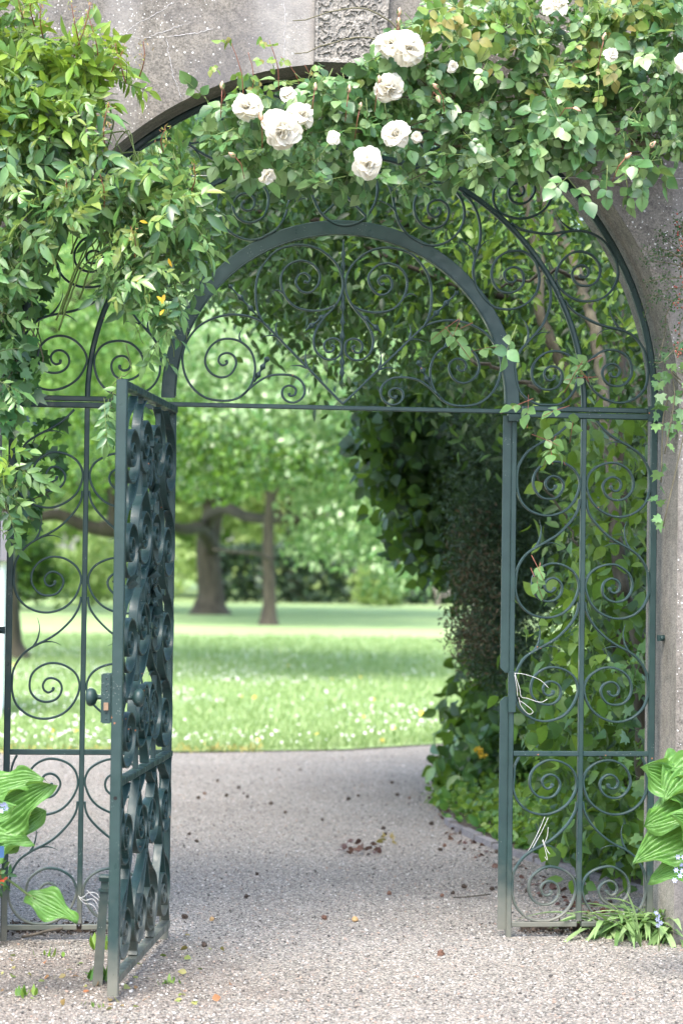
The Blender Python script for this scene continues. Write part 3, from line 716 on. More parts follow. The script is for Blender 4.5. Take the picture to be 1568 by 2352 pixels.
# string and wires
def line(name, label, cat, paths, r, mat, sm=8):
    mb = MB()
    for P_ in paths: tube(mb, catmull(P_, sm), r, 5)
    return tag(mb.build(name, mat, None, True), label, cat)
def pz(x, y, Y): return at(x, y, Y)
line('training_wire', 'thin galvanised training wire stretched straight across the arch', 'wire',
     [[at(x, 402+ (x-250)*.006+ (x*0), -.23)+np.array([0, 0, 0.]) for x in (-60, 300, 800, 1300, 1600)]], .0014, WIRE)
s0 = p1
line('string_loop', 'frayed white string tied between the gate stop and the gate leaf', 'string',
     [[pz(x, y, -1.02) for x, y in P_] for P_ in ([(276, 2035), (258, 2042), (238, 2050), (230, 2062), (222, 2052), (205, 2050), (192, 2060), (182, 2062)], [(182, 2062), (195, 2075), (215, 2080), (232, 2112)], [(180, 2058), (196, 2068), (218, 2068), (240, 2118)], [(200, 2045), (215, 2058), (236, 2074)])], .0012, STRING, 6)
line('string_tie', 'white string knotted round the lock keep of the screen', 'string',
     [[pz(x, y, -.03) for x, y in P_] for P_ in ([(1181, 1546), (1205, 1549), (1238, 1561), (1259, 1580)], [(1181, 1546), (1192, 1580), (1196, 1600), (1210, 1604), (1240, 1613), (1256, 1606)], [(1181, 1550), (1186, 1578), (1188, 1600)], [(1190, 1602), (1196, 1622), (1213, 1640), (1223, 1634), (1206, 1618), (1194, 1610)])], .0012, STRING, 6)
line('string_tie', 'white string with loose ends tied low on a scroll of the screen', 'string',
     [[pz(x, y, -.03) for x, y in P_] for P_ in ([(1250, 1876), (1238, 1905), (1218, 1945), (1211, 1955)], [(1258, 1878), (1243, 1910), (1222, 1948)], [(1246, 1928), (1254, 1950), (1262, 1962), (1256, 1955)], [(1245, 1930), (1252, 1955), (1256, 1975), (1250, 1968)], [(1258, 1900), (1256, 1920), (1250, 1935)])], .0012, STRING, 6)
cl = thing('wall_clamp', 'small iron clamp fixing the left post of the screen to the wall', 'clamp', (-1.35, -.02, float(at(15, 1447, 0)[2])))
mb = MB(); box(mb, -.12, .018, -.022, -.004, -.014, .014); mb.build('strap', IRON, cl)
mb = MB(); lathe(mb, (0, -.0225, 0), (0, -1, 0), [(0, .009), (.006, .009), (.008, .004)], 8); mb.build('bolt', IRON, cl, True)
cl = thing('wall_clamp', 'small rusty iron clamp fixing the right post of the screen to the wall', 'clamp', (1.35, -.02, float(at(1511, 1465, 0)[2])))
mb = MB(); box(mb, -.018, .03, -.022, -.004, -.012, .012); mb.build('strap', IRON, cl)
mb = MB(); lathe(mb, (-.0, -.0225, 0), (0, -1, 0), [(0, .009), (.006, .009), (.008, .004)], 8); mb.build('bolt', IRON, cl, True)
#@@PLANTS
# ------------------------------------------------------------------ climbing rose over the arch
def hang(n, out=-.75, up=.45, j=.55):
    """leaf normals facing out of the wall and up"""
    return nrm(np.array([0, out, up])+rng.normal(size=(n, 3))*j)
def fill_leaves(name, par, poly, n, Y0, Y1, L, T, mat, down=-.6, j=.55, pinn=None, holes=.0, rach=None, nsc=.02):
    q = samp(poly, int(n*1.6))
    keep = vnoise(q[:, 0]*nsc+3, q[:, 1]*nsc+5, 11)+.6*vnoise(q[:, 0]*nsc*3, q[:, 1]*nsc*3, 12) > holes
    q = q[keep][:n]; m = len(q)
    P = at(q[:, 0], q[:, 1], rng.uniform(Y0, Y1, m))
    D = nrm(rng.normal(size=(m, 3))*np.array([.8, .45, .6])+np.array([0, -.1, down]))
    Nn = hang(m, j=j); S = rng.uniform(L[0], L[1], m)
    if pinn:
        k, sp, rat = pinn
        if rach is not None: rachis(rach, P, D, S*2.2)
        lp, ld, ln, ll = sprigs(P, D, Nn, k, sp, S)
        return cloud(name, lp, ld, ln, ll*rat, T, mat, par)
    return cloud(name, P, D, Nn, S, T, mat, par)
def cane(mb, px, r0=.005, r1=.003, jit=.012, Yf=None, sm=7):
    P = np.array([at(x, y, Y) for x, y, Y in px]); Q = catmull(P, sm)
    Q[1:-1] += rng.normal(size=(len(Q)-2, 3))*jit*.15
    tube(mb, Q, np.linspace(r0, r1, len(Q)), 6)

rose = thing('climbing_rose', 'climbing rose with double white blooms trained along the top right of the arch', 'climbing rose', (2.2, -.5, 0))
ZERO = np.array(rose.location)
def child(mb, name, mat, par, smooth=True):
    return mb.build(name, mat, par, smooth, sub=np.array(par.location))
mb = MB()
cane(mb, [(2400, 1500, -.4), (1900, 500, -.42), (1568, 345, -.45), (1400, 330, -.45), (1200, 345, -.5), (1000, 330, -.5), (800, 300, -.5), (560, 300, -.5)], .012, .004)
for k in range(16):
    x0 = rng.uniform(1000, 1700); y0 = rng.uniform(250, 380); x1 = x0-rng.uniform(150, 420); y1 = y0+rng.uniform(-230, 60)
    cane(mb, [(x0, y0, -.45), ((x0+x1)/2, min(y0, y1)-30+rng.uniform(0, 50), -.52), (x1, y1, -.55)], .0045, .002)
cane(mb, [(1568, 325, -.4), (1450, 318, -.4), (1330, 330, -.42), (1190, 330, -.45)], .006, .004)
cane(mb, [(1568, 360, -.38), (1420, 352, -.4), (1290, 370, -.42), (1180, 350, -.45)], .005, .003)
cane(mb, [(1230, 90, -.6), (1232, 130, -.66), (1270, 190, -.7), (1310, 240, -.72), (1340, 300, -.72)], .003, .0018)
child(mb, 'canes', WOODY, rose)
R_MAIN = [(455, 250), (480, 228), (560, 225), (640, 205), (700, 170), (745, 165), (830, 170), (870, 130), (900, 70), (960, 25), (1020, -30), (1600, -40), (1600, 300), (1540, 345), (1480, 320), (1400, 330), (1330, 385), (1275, 340), (1200, 385), (1130, 360), (1080, 400), (1000, 380), (930, 440), (880, 400), (830, 445), (790, 410), (740, 425), (640, 390), (560, 395), (500, 330)]
rc = MB()
fill_leaves('foliage', rose, R_MAIN, 720, -.62, -.36, (.030, .070), OVR, L_ROSE, pinn=(2, .62, 1.), holes=-.45, rach=rc)
fill_leaves('foliage', rose, R_MAIN, 360, -.76, -.60, (.028, .064), OVR, L_ROSE, pinn=(2, .62, 1.), holes=-.1, rach=rc)
R_YOUNG = [(880, 90), (960, 20), (1100, 0), (1480, -20), (1500, 120), (1380, 220), (1250, 190), (1150, 170), (1060, 110), (950, 120)]
fill_leaves('young_foliage', rose, R_YOUNG, 130, -.78, -.62, (.038, .060), OVR, L_ROSEY, pinn=(2, .62, 1.), holes=-.1, rach=rc)
for poly, n in (([(1360, 390), (1420, 350), (1470, 350), (1520, 365), (1540, 385), (1500, 405), (1440, 410), (1410, 430), (1380, 415)], 13), ([(1250, 180), (1330, 180), (1350, 320), (1280, 310)], 16),
                ([(1290, 380), (1310, 380), (1310, 420), (1290, 420)], 2), ([(1150, 740), (1195, 750), (1190, 780)], 1)):
    fill_leaves('foliage', rose, poly, n, -.8, -.66, (.05, .066), OVR, L_ROSE, pinn=(2, .62, 1.), holes=-9, rach=rc)
child(rc, 'leaf_stalks', STEM, rose)
# shoots with young reddish tips rising above the arch
rs = MB()
for x, y, x2, y2 in ((578, 222, 570, 120), (560, 228, 530, 95), (640, 205, 618, 92), (704, 195, 700, 150), (690, 200, 645, 130), (912, 75, 912, 28), (510, 235, 508, 195), (1000, 60, 985, 5)):
    cane(rs, [(x, y, -.5), ((x+x2)/2+8, (y+y2)/2, -.53), (x2, y2, -.55)], .0022, .0012, .004)
child(rs, 'young_shoots', RSTEM, rose)
tipP = []
for poly, n in (([(480, 110), (505, 115), (505, 150), (478, 150)], 2), ([(525, 78), (545, 82), (540, 105), (518, 105)], 2), ([(580, 90), (650, 85), (640, 150), (590, 160)], 7), ([(555, 160), (640, 160), (660, 205), (540, 210)], 9), ([(690, 160), (760, 150), (850, 165), (850, 180), (700, 185)], 7)):
    fill_leaves('young_foliage', rose, poly, n, -.6, -.5, (.026, .036), OVR, L_ROSEY, pinn=(1, .6, 1.), holes=-9)

def petal_mesh(mb, c, ax, R_, seed):
    """double rose bloom facing along ax"""
    r_ = np.random.default_rng(seed); ax = nrm(np.array(ax, float)+r_.normal(size=3)*.15); small = R_ < .04; A = nrm(np.cross(ax, (0.1, .2, 1.))); B = np.cross(ax, A)
    for k, (cnt, tilt, ln, wd) in enumerate([(5, 50, 1., .62), (5, 28, 1., .6), (4, 12, .95, .5), (3, 4, .8, .4)] if small else [(6, 86, 1., .60), (7, 68, .98, .55), (7, 50, .86, .48), (6, 33, .70, .42), (5, 18, .5, .34), (4, 4, .34, .25)]):
        for i in range(cnt):
            a = 2*pi*(i+.5*(k % 2))/cnt+r_.normal()*.24; tl = radians(tilt+r_.normal()*12); l = R_*ln*r_.uniform(.78, 1.14); w = R_*wd
            out = A*cos(a)+B*sin(a); side = -A*sin(a)+B*cos(a); ph = r_.uniform(0, 6)
            nu, nv = 7, 7; V = []
            for j in range(nv):
                v = j/(nv-1)
                tt_ = tl+(.55*v*v if k < 3 else -.5*v)       # outer petals recurve, inner ones close
                for q in range(nu):
                    u = -1+2*q/(nu-1)
                    hw = w*(math.sin(pi*min(.995, .12+.80*v))**.55)*(1 if v < .95 else .85)
                    rr = l*v; cup = .20*R_*u*u*(1-.35*v)
                    ruf = .09*R_*v*v*math.sin(4.5*u+ph)+(-.05*l*(abs(u)**3) if v > .9 else 0)
                    p = np.array(c)+out*(rr*math.sin(tt_))+ax*(rr*math.cos(tt_)+cup+ruf-.12*R_)+side*(u*hw)
                    V.append(p)
            mb.add(V, [(j*nu+q, j*nu+q+1, (j+1)*nu+q+1, (j+1)*nu+q) for j in range(nv-1) for q in range(nu-1)])
HEART = m_simple('rose_heart', (.8, .68, .38), .7, .2, 60)
def bloom(x, y, rpx, Y, ax, seed, half=False):
    c = at(x, y, Y); R_ = rpx/590.; mb = MB(); petal_mesh(mb, c, ax, R_, seed)
    o = child(mb, 'rose_bloom', PETAL, rose)
    mb = MB(); cc = np.array(c)-nrm(np.array(ax, float))*R_*.1
    lathe(mb, cc, ax, [(0, R_*.14), (R_*.22, R_*.16), (R_*.30, R_*.10), (R_*.34, .001)], 10)
    h = mb.build('stamens', HEART, o, True, sub=np.array(rose.location)); return o
for i, (x, y, r_, Y, ax) in enumerate([(898, 100, 40, -.84, (-.4, -.7, .5)), (940, 108, 42, -.88, (.3, -.9, .2)), (893, 203, 34, -.82, (-.3, -.6, -.6)), (907, 306, 34, -.88, (0, -.95, .1)), (845, 372, 36, -.9, (.25, -.9, .05)),
                                       (648, 300, 44, -.88, (-.1, -.9, .2)), (625, 272, 30, -.84, (-.5, -.6, .5)), (566, 243, 36, -.82, (-.3, -.7, .6)), (692, 262, 32, -.82, (.4, -.6, .6)), (660, 219, 22, -.8, (0, -.6, .8)), (612, 401, 22, -.8, (.4, -.6, -.6)),
                                       (1275, 8, 32, -.8, (0, -.8, .5)), (1402, 126, 18, -.84, (.2, -.9, 0)), (1568, 145, 24, -.84, (-.3, -.8, .2)), (765, 318, 17, -.82, (0, -.9, .2)), (955, 314, 15, -.82, (.2, -.9, -.1)), (1037, 152, 15, -.82, (0, -.8, -.3))]):
    bloom(x, y, r_*(.98 if r_ > 25 else .95), Y, ax, i+1)
for x, y, dx, dy in ((915, 28, .1, 1), (915, 50, .0, 1), (1435, 355, .8, .7), (1492, 330, .7, .8), (510, 197, 0, 1), (722, 200, .1, 1), (800, 205, .1, 1), (868, 183, .1, 1), (600, 268, -.2, 1), (540, 352, -.4, .2), (1005, 195, -.3, .2), (1385, 85, .2, 1), (1315, 240, .7, -.3), (825, 245, .2, 1), (1003, 212, .2, -.6)):
    c = at(x, y+8, -.83); mb = MB(); d = nrm(np.array([dx, -.2, dy])); r_ = .0095
    lathe(mb, c, d, [(0, .004), (.005, r_*.9), (.013, r_), (.021, r_*.7), (.028, r_*.35), (.031, .001)], 9); o = child(mb, 'rose_bud', PINK, rose)
    P = np.repeat([c], 4, 0); a = rng.uniform(0, 6, 4); ref = np.array([.3, 1, .2]); S1 = nrm(np.cross(d, ref)); S2 = np.cross(d, S1)
    oo = np.cos(a)[:, None]*S1+np.sin(a)[:, None]*S2
    s_ = cloud('sepal', P+oo*.005, d+oo*.5, oo, .024, OVN, L_ROSE, None); s_.parent = o; s_.location = [-v for v in rose.location]
    mb = MB(); tube(mb, [c, c-d*.03+np.array([0, .01, -.01]), c-d*.05+np.array([0, .04, -.05])], [.002, .0018, .0018], 5); st_ = mb.build('bud_stalk', RSTEM, o, True, sub=np.array(rose.location))

# ------------------------------------------------------------------ left climber with narrow leaflets
jas = thing('evergreen_climber', 'bushy climber with narrow pointed leaflets hanging over the left of the arch', 'climber', (-2.3, -.5, 0))
mb = MB()
for k in range(22):
    x0 = rng.uniform(-60, 250); y0 = rng.uniform(250, 620)
    cane(mb, [(x0-60, y0+150, -.35), (x0, y0, -.45), (x0+rng.uniform(20, 120), y0+rng.uniform(-160, 60), -.52), (x0+rng.uniform(60, 220), y0+rng.uniform(-60, 160), -.55)], .004, .0018)
cane(mb, [(-200, 1500, -.3), (-80, 900, -.35), (0, 600, -.38), (150, 450, -.42), (300, 430, -.45), (440, 480, -.5)], .014, .004)
for P_ in ([(250, 360, -.4), (330, 500, -.5), (400, 650, -.5), (430, 780, -.5)], [(300, 420, -.4), (360, 560, -.5), (380, 700, -.5), (400, 820, -.5)], [(200, 450, -.4), (210, 560, -.45), (290, 700, -.5), (330, 790, -.5)], [(290, 790, -.5), (300, 850, -.48), (262, 880, -.46), (245, 940, -.45)]):
    cane(mb, P_, .003, .0015)
child(mb, 'stems', STEM, jas)
J_MAIN = [(-40, 60), (60, 60), (100, 150), (150, 200), (190, 250), (225, 340), (300, 365), (370, 345), (420, 330), (460, 370), (430, 400), (470, 450), (480, 530), (440, 560), (390, 520), (340, 520), (300, 545), (260, 500), (200, 520), (150, 480), (110, 540), (60, 620), (-40, 640)]
rc = MB()
fill_leaves('foliage', jas, J_MAIN, 310, -.55, -.32, (.034, .076), OVN, L_JAS, pinn=(3, .5, 1.25), holes=-.55, rach=rc)
fill_leaves('foliage', jas, J_MAIN, 110, -.74, -.54, (.034, .076), OVN, L_JAS, pinn=(3, .5, 1.25), holes=-.2, rach=rc)
for poly, n, h in (([(270, 540), (430, 520), (440, 640), (415, 700), (375, 800), (350, 810), (330, 720), (290, 700)], 46, -.35), ([(220, 540), (330, 560), (340, 720), (250, 690)], 22, -.4), ([(225, 880), (280, 870), (275, 960), (235, 960)], 9, -9), ([(390, 590), (440, 600), (430, 660), (390, 680)], 6, -9),
                   ([(-20, 1000), (60, 1020), (70, 1080), (60, 1190), (-20, 1230)], 22, -9), ([(-20, 620), (60, 600), (40, 700), (-20, 760)], 14, -9), ([(-20, 790), (20, 800), (20, 1000), (-20, 1000)], 6, -9)):
    fill_leaves('foliage', jas, poly, n, -.62, -.45, (.040, .058), OVN, L_JAS, pinn=(3, .5, 1.25), holes=h, rach=rc)
J_YOUNG = [(-30, -10), (60, 0), (60, 90), (140, 90), (210, 90), (250, 110), (310, 160), (290, 200), (220, 230), (200, 280), (120, 300), (60, 240), (-30, 330)]
fill_leaves('young_foliage', jas, J_YOUNG, 190, -.74, -.5, (.044, .070), OVN, L_JASY, down=.1, pinn=(3, .5, 1.25), holes=-.25, rach=rc)
fill_leaves('young_foliage', jas, [(-20, 1010), (50, 1020), (60, 1080), (-20, 1100)], 6, -.7, -.6, (.045, .06), OVN, L_JASY, pinn=(2, .5, 1.25), holes=-9)
child(rc, 'leaf_stalks', STEM, jas)
fill_leaves('young_foliage', jas, [(0, 200), (200, 200), (260, 360), (420, 340), (440, 520), (330, 800), (200, 540), (0, 500)], 70, -.78, -.66, (.034, .060), OVN, leafmat('fresh_jasmine_leaf', [(.12, .27, .07), (.18, .34, .09), (.25, .42, .14), (.3, .38, .1)], .35, .4, (.4, .5, .08), .7), down=-.2, pinn=(3, .5, 1.25), holes=-.1)
fill_leaves('yellowed_leaves', jas, [(250, 350), (450, 420), (440, 700), (330, 800), (250, 600)], 7, -.72, -.66, (.03, .045), OVN, YELP, holes=-9)
# upright reddish shoots with tiny buds
rs = MB(); bp_ = []
for x, y, x2, y2 in ((190, 120, 165, 10), (230, 160, 200, 25), (170, 130, 210, 5), (290, 190, 265, 100), (320, 180, 330, 95), (250, 180, 290, 105), (60, 60, 40, -20), (100, 90, 95, 10), (80, 60, 70, -10), (240, 340, 250, 235), (375, 350, 380, 295), (160, 470, 150, 395), (310, 590, 300, 520), (240, 480, 230, 400), (440, 440, 445, 375)):
    rs = MB(); cane(rs, [(x, y, -.66), ((x+x2)/2+rng.uniform(-8, 8), (y+y2)/2, -.76), (x2, y2, -.80)], .0028, .0014, .004); child(rs, 'flowering_shoot', RSTEM, jas)
    for k in range(26):
        f_ = rng.uniform(.35, 1); bp_.append(at(x+(x2-x)*f_+rng.normal()*7, y+(y2-y)*f_+rng.normal()*6, -.79+rng.normal()*.01))
m_ = len(bp_); b_ = cloud('flower_buds', bp_, rdir(m_, (0, 0, .8)), rdir(m_), rng.uniform(.012, .022, m_), FARN, leafmat('tiny_bud', [(.35, .18, .08), (.3, .3, .08), (.25, .34, .06)], .6, .3), jas); b_['kind'] = 'stuff'
mb = MB(); bx = at(195, 440, -.46)
# ------------------------------------------------------------------ ivies on the jambs
def ivy(name, label, poly, n, Y, L, mat, loc, mat2=None):
    t_ = thing(name, label, 'ivy', loc)
    mb = MB(); q = samp(poly, 14); q = q[np.argsort(q[:, 1])]
    for k in range(4):
        s_ = q[k::4]
        if len(s_) > 2: tube(mb, catmull(np.array([at(x, y, rng.uniform(*Y)) for x, y in s_]), 5), .0028, 5)
    child(mb, 'stems', WOODY, t_)
    for mt, k in ((mat, n), (mat2, n//3)):
        if mt is None: continue
        q = samp(poly, k); P = at(q[:, 0], q[:, 1], rng.uniform(Y[0]-.04, Y[1], k))
        D = nrm(rng.normal(size=(k, 3))*.5+np.array([0, -.2, -.8])); cloud('foliage', P, D, hang(k, -.8, .35, .4), rng.uniform(*L, k), IVY, mt, t_)
    return t_
ivy('ivy', 'dark and fresh green ivy climbing the left side of the arch beside the iron post', [(-20, 560), (40, 600), (70, 640), (90, 700), (75, 760), (110, 830), (80, 900), (45, 960), (20, 1010), (-20, 1000)], 120, (-.34, -.2), (.045, .08), L_IVY, (-1.7, -.2, 0), L_IVYL)
ivy('ivy', 'loose ivy with hanging shaded leaves behind the left panel of the screen', [(25, 640), (100, 600), (130, 640), (110, 720), (95, 830), (70, 940), (30, 910)], 60, (.05, .22), (.045, .075), L_IVY, (-1.5, .2, 0))
ivy('ivy', 'ivy hanging in shade behind the left post just below the transom', [(30, 950), (85, 960), (140, 960), (165, 1050), (130, 1130), (90, 1180), (50, 1240), (30, 1300)], 74, (.06, .25), (.04, .075), L_IVY, (-1.45, .2, 0))
ivy('ivy', 'pale young ivy trailing down the right jamb beside the right post', [(1500, 800), (1568, 790), (1600, 820), (1600, 960), (1560, 970), (1535, 1060), (1525, 1200), (1512, 1240), (1508, 1150), (1505, 1050), (1500, 960)], 46, (-.25, -.21), (.032, .062), L_IVYL, (1.5, -.22, 0))

# ------------------------------------------------------------------ cotoneaster with berries on the right
cot = thing('cotoneaster', 'sprawling cotoneaster with tiny dark leaves and red berries against the right of the wall', 'cotoneaster', (1.8, -.3, 0))
mb = MB(); LP, LD, BP = [], [], []
for P_ in ([(1640, 640), (1568, 590), (1510, 588), (1460, 565)], [(1640, 640), (1560, 610), (1500, 600), (1475, 600)], [(1640, 650), (1570, 640), (1520, 640), (1478, 650)], [(1640, 650), (1570, 660), (1530, 665), (1490, 690), (1478, 730)], [(1620, 640), (1560, 560), (1560, 525), (1545, 500)], [(1620, 600), (1570, 580), (1530, 550), (1510, 535)], [(1640, 660), (1560, 690), (1530, 720), (1525, 770), (1512, 820)], [(1640, 660), (1590, 700), (1562, 740), (1560, 780), (1552, 825)], [(1640, 700), (1600, 750), (1568, 780), (1520, 830), (1500, 832)], [(1640, 600), (1600, 570), (1568, 540), (1568, 500)], [(1640, 620), (1590, 610), (1540, 580), (1500, 570)], [(1640, 680), (1570, 690), (1540, 690), (1500, 680)]):
    Q = catmull(np.array([at(x, y, -.36+rng.normal()*.03) for x, y in P_]), 10); tube(mb, Q, np.linspace(.003, .0012, len(Q)), 5)
    for k in range(110):
        c = Q[rng.integers(4, len(Q))]+rng.normal(size=3)*.014; LP.append(c); LD.append(rng.normal(size=3))
        if rng.random() < .17 and c[0] > 1.30: BP.append(c+rng.normal(size=3)*.006)
child(mb, 'twigs', WOODY, cot)
m_ = len(LP); o = cloud('foliage', LP, LD, rdir(m_, (0, -.7, .6)), rng.uniform(.009, .015, m_), tmpl_far(.3), L_DARK, cot)
mb = MB()
for b_ in BP: lathe(mb, b_, (0, -.3, 1), [(-.0042, .0012), (-.003, .0034), (0, .0046), (.003, .0034), (.0042, .0012)], 6)
o = child(mb, 'berries', BERRY, cot); o['kind'] = 'stuff'

# ------------------------------------------------------------------ broad-leaved plants at both lower corners
def broad(par, base, tip, Yb, Yt, width, nrm_, seed, ribs=9, stalk=None, cup=.15, curl=.2):
    r_ = np.random.default_rng(seed); a = at(base[0], base[1], Yb); b_ = at(tip[0], tip[1], Yt); L_ = np.linalg.norm(b_-a)
    D = (b_-a)/L_; S = nrm(np.cross(D, np.array(nrm_, float))); Z = np.cross(S, D); nu, nv = 41, 26; V = []
    for j in range(nv):
        v = j/(nv-1); hw = width*.5*(math.sin(pi*v**.72)**.72 if 0 < v < 1 else .0)*(1-.12*v)+.001
        for q in range(nu):
            u = -1+2*q/(nu-1)
            rib = .008*math.cos(u*ribs*pi)*(1-abs(u)**3)*math.sin(pi*min(v*1.05, 1))**.5
            rib += .0035*math.sin(u*23+v*31+seed)*math.sin(v*17+u*5)
            wav = .030*math.sin(v*11+seed+(2 if u > 0 else 0))*abs(u)**2.5
            zz = (cup*abs(u)**1.3*hw*1.6-curl*L_*(v-.35)**2*(1 if v > .35 else .3)+rib*(width/.15)+wav*(width/.15))
            V.append(a+D*(L_*(v+.06*(abs(u)**2)*(1-v)*-1))+S*(u*hw)+Z*zz)
    mb = MB(); mb.add(V, [(j*nu+q, j*nu+q+1, (j+1)*nu+q+1, (j+1)*nu+q) for j in range(nv-1) for q in range(nu-1)])
    o = child(mb, 'leaf', L_HOSTA, par)
    if stalk is not None:
        s_ = at(*stalk); mid = (a+s_)/2+np.array([0, 0, .03]); mb = MB(); tube(mb, catmull([s_, mid, a, a+D*L_*.15], 6), .0045, 6)
        k = mb.build('leaf_stalk', STEM, o, True, sub=np.array(par.location))
    return o
hr = thing('broad_leaved_plant', 'broad glossy ribbed leaves in front of the foot of the right jamb', 'plant', (1.75, -1.0, 0))
RT_ = (1680, 2250, -1.0)
broad(hr, (1600, 1830), (1478, 1760), -1.0, -1.05, .20, (-.3, -.8, .55), 3, stalk=RT_)
broad(hr, (1600, 1760), (1525, 1830), -1.0, -1.1, .19, (-.5, -.8, .3), 5, stalk=RT_)
broad(hr, (1610, 1850), (1480, 1890), -1.02, -1.1, .20, (-.2, -.75, .6), 8, stalk=RT_)
broad(hr, (1620, 1900), (1455, 1975), -1.05, -1.1, .20, (-.2, -.8, .5), 11, stalk=RT_)
broad(hr, (1590, 1985), (1492, 2020), -1.05, -1.1, .11, (-.1, -.8, .5), 13, stalk=RT_, cup=.3)
broad(hr, (1640, 1920), (1545, 1870), -1.15, -1.2, .17, (.3, -.9, .3), 17, stalk=RT_)
broad(hr, (1620, 1740), (1500, 1800), -.95, -1.0, .17, (-.4, -.6, .7), 19, stalk=RT_)
BCOL = []
def squill(par, pts, Y):
    for x, y in pts:
        c = at(x, y, Y); k = 6; a = np.arange(k)*2*pi/k; ax_ = nrm(np.array([rng.normal()*.5-.3, -1, rng.normal()*.4]))
        A = nrm(np.cross(ax_, (0, 0, 1.))); B = np.cross(ax_, A); d = np.cos(a)[:, None]*A+np.sin(a)[:, None]*B+ax_*.35
        cloud('blossom', np.repeat([c], k, 0), d, np.repeat([ax_], k, 0), .012, tmpl_far(.25), BLUEP, par)
squill(hr, [(1556, 1968), (1563, 1985), (1552, 1998), (1560, 2012), (1548, 2022), (1566, 2000), (1568, 1970)], -1.25)
hl = thing('broad_leaved_plant', 'broad glossy ribbed leaves rising in front of the left panel of the screen', 'plant', (-1.75, -1.3, 0))
LT_ = (-90, 2300, -1.2)
broad(hl, (-30, 1910), (112, 1800), -1.2, -1.3, .19, (.2, -.8, .55), 23, stalk=LT_)
broad(hl, (-40, 1960), (66, 1925), -1.25, -1.35, .14, (.1, -.7, .7), 29, stalk=LT_)
broad(hl, (-40, 1820), (98, 1780), -1.2, -1.25, .14, (.3, -.7, .7), 31, stalk=LT_)
broad(hl, (-20, 1930), (100, 1860), -1.15, -1.2, .17, (0., -.85, .4), 37, stalk=LT_)
broad(hl, (-30, 1880), (35, 1850), -1.4, -1.45, .09, (.3, -.8, .5), 39, stalk=LT_)
broad(hl, (66, 2055), (180, 2115), -1.2, -1.25, .125, (.45, -.8, .45), 41, stalk=(-60, 2010, -1.2), cup=.1, curl=.05)
squill(hl, [(6, 1848), (14, 1856), (4, 1862), (12, 1846)], -1.5)
squill(hl, [], -1.4)
fill_leaves('small_foliage', hl, [(-20, 1960), (28, 1955), (22, 2010), (5, 2040), (-20, 2040)], 40, -1.35, -1.2, (.03, .05), OVN, L_IVY, holes=-9)
pl = thing('plant_label', 'small blue plant label among the leaves at the left edge', 'label', tuple(at(2, 1957, -1.42)), .2)
mb = MB(); box(mb, -.045, .012, -.001, .001, -.020, .020); mb.build('plate', m_simple('blue_plastic', (.03, .085, .19), .4, .1), pl)
mb = MB(); box(mb, -.028, -.022, .0012, .003, -.60, .02); mb.build('stake', WIRE, pl)
mb = MB(); c = at(-1, 2018, -1.3)
rb = thing('red_flower', 'round orange red flower at the very left edge below the blue label', 'flower', tuple(c))
P = np.repeat([c], 40, 0)+rdir(40)*.010; cloud('petals', P, P-c, rdir(40), .02, tmpl_far(.4), leafmat('red_petal', [(.6, .06, .03), (.7, .12, .04)], .5, .3, (.7, .1, .05)), rb)
mb = MB(); tube(mb, catmull([c, c+np.array([-.03, .02, -.2]), (c[0]-.05, c[1], 0)], 5), .003, 5); mb.build('stalk', STEM, rb, True, sub=c)

# strap leaves
stp = thing('strap_leaved_plant', 'clump of arching pale green strap leaves at the foot of the right jamb', 'plant', (1.42, -.62, 0))
mb = MB()
def strap(root, d, L_, w, up, droop):
    d = nrm(np.array(d, float)); s_ = nrm(np.cross(d, (0, 0, 1.))); V = []; n_ = 11
    for k in range(n_):
        t_ = k/(n_-1); c = np.array(root)+d*L_*t_*(.55+.45*t_)+np.array([0, 0, up*t_-droop*t_*t_]); ww = w*.5*(min(1, 3.5*(1-t_)+.02))*(.75+.25*min(1, t_*4))
        fold = np.array([0, 0, ww*.35]); V += [c-s_*ww+fold, c, c+s_*ww+fold]
    mb.add(V, [f for k in range(n_-1) for f in ((3*k, 3*k+1, 3*k+4, 3*k+3), (3*k+1, 3*k+2, 3*k+5, 3*k+4))])
SR = gnd(1500, 2148)
for k in range(230):
    a = rng.uniform(0, 2*pi); rt = (SR[0]+rng.normal()*.11, SR[1]+rng.normal()*.04, .0)
    strap(rt, (cos(a), sin(a)*.7-.25, 0), rng.uniform(.16, .40), rng.uniform(.020, .032), rng.uniform(.14, .32), rng.uniform(.15, .34))
for x, y in ((1385, 2065), (1400, 2085), (1420, 2062), (1435, 2045), (1372, 2100)):
    g_ = gnd(1470, 2175); rt = np.array([g_[0], g_[1], 0]); tp = at(x, y, float(g_[1])-.02); v = tp-rt
    strap(rt, (v[0], v[1]-.001, 0), abs(v[0]), .019, v[2]+.05, .05)
child(mb, 'foliage', L_STRAP, stp, True)
squill(stp, [(1505, 2098), (1512, 2104), (1508, 2112), (1516, 2120), (1510, 2125)], -.85)
mb = MB(); tube(mb, catmull([at(1512, 2185, -.85), at(1513, 2150, -.85), at(1508, 2100, -.85)], 4), .002, 5); child(mb, 'flower_stalk', STEM, stp)

# ------------------------------------------------------------------ growth behind the gate on the right
def mass(name, par, poly, nc, Y0, Y1, per, sig, L, T, mat, j=.7, down=-.5, flat=.8, up=.5):
    P, C = clump_pts(poly, nc, Y0, Y1, per, sig, flat); n = len(P)
    D = nrm(rng.normal(size=(n, 3))*.6+np.array([-.1, -.15, down])); Nn = nrm(rng.normal(size=(n, 3))*j+np.array([0, -.45, up]))
    return cloud(name, P, D, Nn, rng.uniform(L[0], L[1], n), T, mat, par, smooth=(T is not FAR))
